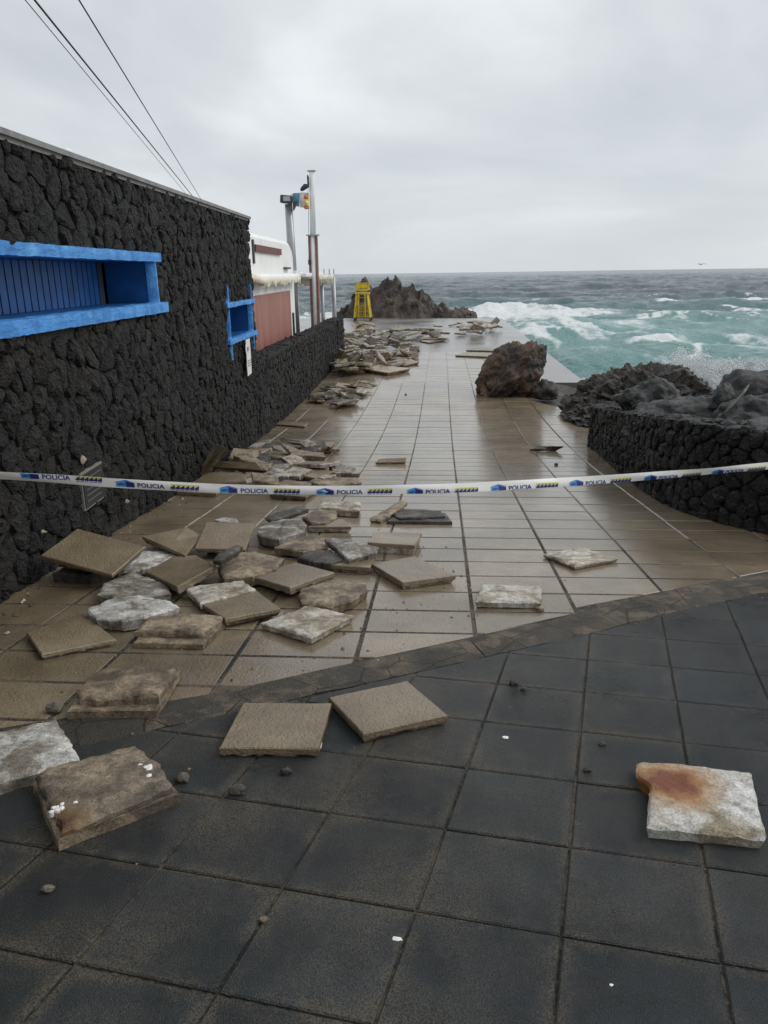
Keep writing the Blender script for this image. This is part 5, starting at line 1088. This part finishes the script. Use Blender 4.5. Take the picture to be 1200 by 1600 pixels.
def slab_geo(P, t, rd, seg=.06, jit=.005, bev=.006, dome=0.0, under=0.0):
    P = [Vector(p) for p in P]
    n_ = Vector((0, 0, 0))
    for i in range(len(P)): n_ += P[i].cross(P[(i+1) % len(P)])
    n_.normalize()
    if n_.z < 0: P.reverse(); n_ = -n_
    O = chip_outline(P, rd, seg, jit); n = len(O); cen = sum(O, Vector())/n
    V = []
    sdv = Vector((rd.random()*50, rd.random()*50, 0))
    def ring(f, dz, j):
        for p in O:
            q = cen+(p-cen)*f
            if j > .004 and f < 1: j2 = j*(1.9*mnoise.fractal(q*8+sdv, .8, 2, 3)+.8*mnoise.fractal(q*30+sdv, .8, 2, 3))
            else: j2 = rd.uniform(-j, j)
            V.append(q+n_*(dz+j2))
    NR = 8 if dome > .005 else 2
    if dome > .005:
        for f in (.14, .28, .42, .56, .70, .84): ring(f, dome*(1-f*f), max(dome*.55, .005))
        ring(.955, dome*.05, max(dome*.5, .0045)); V2 = 7
    else:
        ring(.5, 0, 0); ring(1-bev/.2, 0, 0); V2 = 2
    ring(1.0, -bev, bev*.3+dome*.2); ring(1.0-under*.5, -t*.55, .002+dome*.2); ring(1.0-under, -t, .002)
    V.append(cen+n_*dome); V.append(cen-n_*t)
    F = []
    NR = V2+2
    for k in range(NR):
        for i in range(n): F.append([k*n+i, (k+1)*n+i, (k+1)*n+(i+1) % n, k*n+(i+1) % n])
    for i in range(n): F.append([(NR+1)*n, i, (i+1) % n]); F.append([(NR+1)*n+1, NR*n+(i+1) % n, NR*n+i])
    return V, F, n_, cen
def part(name, V, F, mat, th):
    o = obj(name, V, F, mat, th); n = (len(V)-2)//10
    sm = [all((i < 7*n or i == 10*n) for i in f) for f in F]
    o.data.polygons.foreach_set('use_smooth', sm); return o
for si, (style, label, t, col, P, P2) in enumerate(SLABS):
    rd = random.Random(100+si)
    Pv = [Vector(p) for p in P]; cen = sum(Pv, Vector())/len(Pv)
    base = Vector((cen.x, cen.y, gz(cen.y)))
    cat = 'slab' if style != 'M' else 'rubble'
    th = thing('paving_slab' if style != 'M' else 'broken_slab', label, cat, base, 'loose paving slabs torn from the promenade')
    big = cen.y > 14
    if style == 'T':
        f_t = min(.03, t*.6)
        V, F, n_, c_ = slab_geo(Pv, f_t, rd, .07 if not big else .3, .004, .005)
        obj('tile_face', V, F, MAT['slabface_l'] if col == 5 else MAT['slabface'], th)
        Q = [c_+(p-c_)*.985-n_*(f_t-.001) for p in Pv]
        V, F, n_, c_ = slab_geo(Q, max(t-f_t, .012)+.014, rd, .03 if not big else .25, .022, .004, 0, .08)
        obj('mortar_bed', V, F, MT[5] if rd.random() < .6 else MT[1], th)
    elif style == 'M':
        flat_ = len(P) == 4 or col == 4
        V, F, n_, c_ = slab_geo(Pv, t, rd, .026 if not big else .2, .006 if flat_ else .012, .010, .0052 if flat_ else .009, .05)
        part('mortar', V, F, MT[col], th)
    else:
        V, F, n_, c_ = slab_geo(Pv, t, rd, .06, .006, .006)
        obj('tile_face', V, F, MT[1] if col != 6 else MT[6], th)
        Q = [Vector(p) for p in P2]; h = max((sum(Q, Vector())/len(Q)-c_).z, .02)
        V, F, n_, c_ = slab_geo(Q, h, rd, .026, .010, .010, .010, .0)
        part('mortar_block', V, F, MT[col], th)
        if 'shells' in label:
            for k, (fx, fy) in enumerate([(-.36, -.30), (-.33, -.34), (-.38, -.36), (-.34, -.26), (-.30, -.31), (-.40, -.31), (.33, .30), (.35, .27), (.30, .28), (.05, .18), (.16, .17), (.30, .08), (-.20, -.24), (.2, .32), (.42, .16)]):
                # positions along the slab's own edges
                e1 = (Pv[2]-Pv[3]); e2 = (Pv[1]-Pv[2])
                p = c_+(Pv[2]-Pv[3])*0
                u_ = (Vector((-1.108, 2.448, 1.275))-Vector((-1.30, 2.157, 1.30)))
                # cluster low left, cluster high right
                q = Vector((-1.205, 2.30, 1.272))+Vector((fx*.30+fy*.02, fy*.47, -.1*fy*.47))
                s_ = .007+.006*rd.random()
                Vv = [q+Vector((math.cos(a)*s_*rd.uniform(.6, 1.5), math.sin(a)*s_*rd.uniform(.6, 1.5), .004)) for a in [i*math.pi/3 for i in range(6)]]
                top = [q+(v-q)*.5+Vector((0, 0, .005)) for v in Vv]
                low = [v-Vector((0, 0, .02)) for v in Vv]
                FF = [[6+i for i in range(6)]]+[[i, (i+1) % 6, 6+(i+1) % 6, 6+i] for i in range(6)]+[[12+i, 12+(i+1) % 6, (i+1) % 6, i] for i in range(6)]
                obj('shell', Vv+top+low, FF, MAT['shell'], th)
# far heaps: eight slab shapes, copied
PROTO = []
for k in range(9):
    rd = random.Random(900+k)
    kind = k % 3
    if kind == 0: P = [(-.5, -.5), (.5, -.5), (.5, .5), (-.5, .5)]
    elif kind == 1: P = [(-.5, -.45), (.35, -.5), (.5, -.1), (.42, .5), (-.5, .4)]
    else: P = [(-.5, -.2), (.1, -.42), (.5, -.25), (.45, .3), (-.2, .38)]
    V, F, n_, c_ = slab_geo([Vector((a, b, 0)) for a, b in P], .11, rd, .25, .03, .02, .012, .04)
    fm = [1 if (max(V[i].z for i in f) > -.012 and len(f) < 5 and min(V[i].z for i in f) > -.025) else 0 for f in F]
    mats = [MT[[1, 5, 7][k % 3]], [MAT['slabface'], MAT['slabface_l'], MT[5], MT[7], MAT['slabface'], MT[6], MT[1], MAT['slabface_l'], MT[6]][k]]
    PROTO.append(mesh('slab_shape', V, F, mats, False, fm))
LAB = {'A': ('in the big far heap', 'slabs of the big far heap'),
       'B': ('on the wet platform behind the heap', 'slabs strewn across the far platform'),
       'D': ('in the pile beyond the tape', 'slabs of the pile beyond the tape'),
       'C': ('at the foot of the low stone wall', 'fragments at the foot of the low wall')}
LOOK = ['brown faced', 'greyish faced', 'pale tan', 'grey streaked', 'brown cornered', 'dark', 'tan narrow', 'light faced', 'dark narrow']
rd = random.Random(77)
for (k, x, y, h, s) in HEAP:
    pi_ = rd.randrange(9); o = bpy.data.objects.new('broken_slab', PROTO[pi_]); COL.objects.link(o)
    steep = rd.random() < (.34 if k == 'A' else (.3 if k == 'D' else .06))
    tx, ty = (rd.uniform(-1.1, 1.1), rd.uniform(-.5, .5)) if steep else (rd.uniform(-.16, .16), rd.uniform(-.16, .16))
    o.rotation_euler = (tx, ty, rd.uniform(0, 6.28))
    s *= (.6 if steep else .9)
    o.scale = (s, s*rd.uniform(.6, 1), min(s, .75)*rd.uniform(.8, 1.2))
    lift = .11*o.scale[2]+abs(math.sin(tx))*s*.36+abs(math.sin(ty))*s*.3
    if x < LWx(y)+.3 and y < 27: x = LWx(y)+.3+rd.uniform(0, .2)
    o.location = (x, y, gz(y)+min(h, .4)*.8+min(lift, .25))
    side = ''
    if k == 'A': side = ' on the near side' if y < 28 else (' on the far side' if y > 36 else ' in the middle part')
    elif k == 'D': side = (', wall side' if x < -2.4 else ', open side')+(', front' if y < 9.6 else ', back')
    elif k == 'B': side = ', seaward end' if x > 1.2 else ', wall end'
    elif k == 'C': side = ' nearer the camera' if y < 20 else ' farther off'
    tag(o, LOOK[pi_]+(' fragment' if k == 'C' else (' slab tipped up' if steep else ' flat slab'))+' '+LAB[k][0]+side, 'slab', LAB[k][1])
# pebbles and crumbs
for i, (label, s, col, x, y, z) in enumerate(PEBBLES):
    rd = random.Random(300+i); bm = bmesh.new(); bmesh.ops.create_icosphere(bm, subdivisions=2, radius=1)
    fl_ = .25 if col == 3 else .65
    ax = rd.uniform(.6, .9)
    for v in bm.verts:
        r = 1+.35*mnoise.noise(v.co*1.7+Vector((i*3.1, 0, 0)))
        v.co = Vector((v.co.x*r*s, v.co.y*r*s*ax, v.co.z*r*s*fl_))
    bm.verts.index_update(); zb = z+s*fl_*.75+(.006 if y < line_y(LO, min(max(x, -3), 4)) else 0)
    V = [v.co+Vector((x, y, zb)) for v in bm.verts]; F = [[v.index for v in f.verts] for f in bm.faces]; bm.free()
    o = obj('shell_chip' if col == 3 else 'pebble', V, F, MAT['shell'] if col == 3 else MT[col], None, False, None, (x, y, z))
    tag(o, label, 'shell' if col == 3 else 'stone', 'crumbs and pebbles on the ground')

# crumbs of mortar and grit too small to count
rd = random.Random(55); V = []; F = []; FM = []
def crumb(x, y, s, mi):
    b = len(V); z = gz(y)+(.005 if y < line_y(LO, min(max(x, -3.3), 4.3)) else .001)
    for (a, c_, d) in ((1, 0, .2), (0, 1, .25), (-1, 0, .2), (0, -1, .25), (0, 0, 1.1)):
        V.append((x+a*s*rd.uniform(.6, 1.2), y+c_*s*rd.uniform(.6, 1.2), z+d*s*rd.uniform(.5, 1.0)-.001))
    V.append((x, y, z-.002))
    F.extend([[b+i, b+(i+1) % 4, b+4] for i in range(4)]+[[b+(i+1) % 4, b+i, b+5] for i in range(4)]); FM.extend([mi]*8)
for i in range(1500):
    t = rd.random()
    if t < .55: x, y, s = rd.gauss(-1.1, .75), rd.gauss(5.0, 1.0), .003+.011*rd.random()**3
    elif t < .75: y = rd.uniform(3.8, 13); x = -2.75-.045*y+abs(rd.gauss(0, .16))+.05; s = .004+.02*rd.random()**3
    elif t < .88: x = rd.uniform(-2.6, 3); y = line_y(UP, x)-.1+rd.gauss(0, .12); s = .002+.007*rd.random()**3
    else: x, y, s = rd.uniform(-1.8, 2.2), rd.uniform(1.2, 5), .0015+.005*rd.random()**3
    if x < -2.72-.045*y+.03: continue
    crumb(x, y, s, rd.choice((0, 0, 1, 1, 2)))
tag(obj('grit', V, F, [MT[1], MT[6], MT[5]], None, False, FM), 'mortar grit and small crumbs scattered around the slabs', 'grit', None, 'stuff')

# ================================================================== POLICE TAPE
TP = [(-2.93, 3.575, 2.155), (-2.619, 3.611, 2.123), (-2.241, 3.651, 2.088), (-1.928, 3.693, 2.058), (-1.613, 3.741, 2.023), (-1.167, 3.825, 1.978), (-.71, 3.931, 1.941), (-.305, 4.041, 1.916), (.046, 4.147, 1.896), (.411, 4.269, 1.883), (.794, 4.407, 1.871), (1.198, 4.564, 1.859), (1.63, 4.74, 1.848), (2.093, 4.941, 1.837), (2.595, 5.17, 1.826), (3.3, 5.5, 1.815)]
tacc = [0.0]
for a, b in zip(TP, TP[1:]): tacc.append(tacc[-1]+(Vector(b)-Vector(a)).length)
def tpos(s):
    s = min(max(s, 0), tacc[-1]-1e-6); i = max(k for k in range(len(tacc)-1) if tacc[k] <= s); t = (s-tacc[i])/(tacc[i+1]-tacc[i])
    g = [TP[min(max(i+o, 0), len(TP)-1)] for o in (-1, 0, 1, 2)]
    return Vector([cr(g[0][k], g[1][k], g[2][k], g[3][k], t) for k in range(3)])
TH = .0255
def tpt(s, v, d=0.0):
    p = tpos(s); dr = (tpos(s+.02)-tpos(s-.02)).normalized(); nrm = Vector((dr.y, -dr.x, 0)).normalized()   # towards the camera
    tilt = .32*math.sin(s*1.3+.6)+.16*math.sin(s*3.1)+.07*math.sin(s*8.3)
    upv = (Vector((0, 0, 1))*math.cos(tilt)+nrm*math.sin(tilt))
    n2 = upv.cross(dr).normalized()
    if n2.dot(nrm) < 0: n2 = -n2
    hw = TH*(1+.05*math.sin(s*2.3)); curl = .0035*(1-v*v)+.0022*math.sin(s*9+v*2)
    return p+upv*(v*hw)+n2*(curl+d)
tape = thing('police_tape', 'white plastic tape printed POLICIA stretched across the promenade', 'tape', (-2.93, 3.575, 2.155))
NT = 240; NVv = 6; V = []; F = []
for sd_ in (0, 1):
    for i in range(NT+1):
        for j in range(NVv+1): V.append(tpt(tacc[-1]*i/NT, -1+2*j/NVv, -.0006*sd_))
o2 = (NT+1)*(NVv+1)
for i in range(NT):
    for j in range(NVv):
        a = i*(NVv+1)+j; F.append([a, a+NVv+1, a+NVv+2, a+1]); F.append([o2+a, o2+a+1, o2+a+NVv+2, o2+a+NVv+1])
obj('band', V, F, MAT['tape'], tape, True)
def s_at(x):
    lo, hi = 0, tacc[-1]
    for _ in range(40):
        mid = (lo+hi)/2
        if tpos(mid).x < x: lo = mid
        else: hi = mid
    return lo
# letters as flat shapes
fc = bpy.data.curves.new('lettering', 'FONT'); fc.body = 'POLICIA'; fc.size = 1; fc.offset = .022; fc.resolution_u = 3
fo = bpy.data.objects.new('lettering', fc); COL.objects.link(fo)
bpy.context.view_layer.update()
dg = bpy.context.evaluated_depsgraph_get(); tm = fo.evaluated_get(dg).to_mesh()
bm = bmesh.new(); bm.from_mesh(tm); bmesh.ops.triangulate(bm, faces=bm.faces[:])
bm.verts.index_update()
TV = [(v.co.x, v.co.y) for v in bm.verts]; TF = [[v.index for v in f.verts] for f in bm.faces]; bm.free()
bpy.data.objects.remove(fo)
tx0, tx1 = min(v[0] for v in TV), max(v[0] for v in TV); ty0, ty1 = min(v[1] for v in TV), max(v[1] for v in TV)
def put(name, pts, faces, s0, off, mat, d=.0024):
    V = []
    for (a, b) in pts:
        v = min(max(b+off, -.985), .985); V.append(tpt(s0+a, v, d))
    return obj(name, V, faces, mat, tape)
def grid_poly(poly, n=6):
    return poly, [list(range(len(poly)))]
REP = [(48, -2.09, .62), (197, -1.622, .02), (357, -1.112, -.18), (508, -.617, -.26), (648, -.137, -.52), (778, .330, -.50), (900, .794, -.48), (1016, 1.266, -.45), (1122, 1.73, -.40), (0, 2.2, -.4)]
prev = None
for (_, x, off) in REP:
    s0 = s_at(x); S = .5
    # house emblem
    put('emblem', [(-.045, -.70), (0, -.70), (0, .62), (-.045, .20)], [[0, 1, 2, 3]], s0, off, MAT['cyan'])
    put('emblem', [(0, -.70), (.045, -.70), (.045, .20), (0, .62)], [[0, 1, 2, 3]], s0, off, MAT['navy'])
    put('emblem', [(-.052, .22), (-.045, .38), (0, .84), (.045, .38), (.052, .22), (0, .66)], [[0, 5, 2, 1], [5, 4, 3, 2]], s0, off, MAT['midblue'], .0030)
    put('emblem', [(-.03, -.4), (.012, -.05), (-.02, .15), (-.04, -.1)], [[0, 1, 2, 3]], s0, off, MAT['midblue'], .0030)
    # lettering
    pts = [(.062+(a-tx0)/(tx1-tx0)*.142, -.62+(b-ty0)/(ty1-ty0)*1.0) for a, b in TV]
    put('lettering', pts, TF, s0, off, MAT['navy'])
    # yellow and blue slanted blocks
    py_ = []; fy = []; pb_ = []; fb = []
    for k in range(6):
        a = .232+k*.0235; b = a+.021
        i = len(py_); py_ += [(a+.004, .55), (b+.004, .55), (a+.001, -.15)]; fy.append([i, i+2, i+1])
        i = len(pb_); pb_ += [(b+.003, .42), (b-.001, -.55), (a-.003, -.42), (a, -.2)]; fb.append([i, i+3, i+2, i+1])
        i = len(pb_); pb_ += [(a, -.78), (b-.004, -.78), (b-.003, -.66), (a+.001, -.66)]; fb.append([i, i+1, i+2, i+3])
    put('stripe_print', py_, fy, s0, off, MAT['yprint']); put('stripe_print', pb_, fb, s0, off, MAT['navy'], .0027)
tp = thing('post', 'thin grey metal post holding the right end of the tape', 'post', (3.3, 5.5, gz(5.5)-.05))
MB().tube([(3.3, 5.52, gz(5.5)-.05), (3.3, 5.52, 1.95)], .02, 10).build('tube', MAT['grey_metal'], tp, True)

# ================================================================== CABLES, BIRD, SPRAY
for k, (a, b, r, lab) in enumerate([((-1.69, 4.0, 4.28), (-3.95, 13.24, 4.28), .0042, 'overhead cable on the right, running to the stone house roof'),
      ((-1.905, 4.0, 4.29), (-3.92, 12.66, 4.28), .0055, 'thick overhead cable on the left, running to the stone house roof'),
      ((-1.945, 4.0, 4.285), (-3.90, 12.33, 4.26), .0025, 'thin wire hanging beside the thick left cable')]):
    a, b = Vector(a), Vector(b); st = a+(a-b)*1.1; en = b+(b-a)*.06; P = []
    for i in range(31):
        f = i/30; p = st.lerp(en, f); P.append(p)
    en2 = Vector((en.x, en.y, ZT+.03)); P.append(en2)
    tag(MB().tube(P, r, 6).build('overhead_cable', MAT['cable'], None, True, st), lab, 'cable')
gu = thing('seagull', 'distant gull gliding above the horizon on the right', 'bird', (20.19, 64.65, 3.35))
g0 = Vector((20.19, 64.65, 3.35))
MB().tube([g0+.6*Vector((-.22, 0, 0)), g0+.6*Vector((-.1, 0, .01)), g0+.6*Vector((.08, 0, .01)), g0+.6*Vector((.24, 0, 0))], [.008, .036, .033, .008], 7).build('body', MAT['bird'], gu, True)
for sx_ in (-1, 1):
    V = [g0+.6*Vector((-.03, 0, .03)), g0+.6*Vector((.05, 0, .03)), g0+.6*Vector((sx_*.30+.02, -.2, .12)), g0+.6*Vector((sx_*.30+.12, -.2, .11)), g0+.6*Vector((sx_*.60, -.3, .03)), g0+.6*Vector((sx_*.60+.05, -.3, .03))]
    V += [v-Vector((0, 0, .015)) for v in V]
    obj('wing', V, [[0, 1, 3, 2], [2, 3, 5, 4], [6, 8, 9, 7], [8, 10, 11, 9], [1, 7, 9, 3], [3, 9, 11, 5], [0, 2, 8, 6], [2, 4, 10, 8], [4, 5, 11, 10]], MAT['bird'], gu)
m = Mat('spray_water'); m.set(Base_Color=(.93, .94, .95), Roughness=.8)
tr = m.n('ShaderNodeBsdfTranslucent'); tr.inputs[0].default_value = (.93, .94, .95, 1); ms = m.n('ShaderNodeMixShader'); ms.inputs[0].default_value = .55
ou = [n for n in m.t.nodes if n.type == 'OUTPUT_MATERIAL'][0]
m.l(m.b.outputs[0], ms.inputs[1]); m.l(tr.outputs[0], ms.inputs[2]); m.l(ms.outputs[0], ou.inputs['Surface']); MAT['spray'] = m.m
def spray(name, label, cen, spread, n, smin, smax, seed, shape=None):
    rd = np.random.RandomState(seed); V = []; F = []
    for i in range(n):
        if shape: p = shape(rd)
        else: p = np.array(cen)+rd.randn(3)*np.array(spread)
        if p[2] < -1.4: continue
        s = smin+(smax-smin)*rd.rand()**3
        b = len(V)
        for q in ((1, 1, 1), (1, -1, -1), (-1, 1, -1), (-1, -1, 1)): V.append((p[0]+s*q[0]*(.6+.6*rd.rand()), p[1]+s*q[1]*(.6+.6*rd.rand()), p[2]+s*q[2]*(.6+.6*rd.rand())))
        F += [[b, b+1, b+2], [b, b+3, b+1], [b, b+2, b+3], [b+1, b+3, b+2]]
    o = obj(name, V, F, MAT['spray'], None, True); return tag(o, label, 'spray', None, 'stuff')
def plume(cx, cy, wx, hgt, z0=-1.2, jets=14, seed=0):
    jr = np.random.RandomState(seed); J = [(cx+jr.randn()*wx, cy+jr.randn()*.8, hgt*(.35+.65*jr.rand()), jr.randn()*.35) for _ in range(jets)]
    def f(rd):
        j = J[rd.randint(jets)]; t = rd.rand()**2.8
        return np.array([j[0]+j[3]*t+rd.randn()*.10*(.5+t), j[1]+rd.randn()*.3, z0+j[2]*t+rd.randn()*.05])
    return f
spray('sea_spray', 'white splash of surf behind the planter rocks', None, None, 55000, .010, .040, 1, plume(10.4, 29.0, 1.2, 1.0, -1.1, 40, 4))
spray('sea_spray', 'burst of surf beside the porous rock', None, None, 16000, .008, .028, 2, plume(8.4, 28.0, .35, 1.5, -1.0, 10, 6))
spray('sea_spray', 'fine spray blown over the platform edge behind the boulder', (3.7, 33.0, .25), (1.3, 4.0, .28), 6000, .003, .008, 3)
#spray('sea_spray', 'white crest spray on the breaker beyond the outcrop', None, None, 9000, .008, .03, 5, plume(4.5, 86, 3.0, 1.5, -.4, 90, 8))
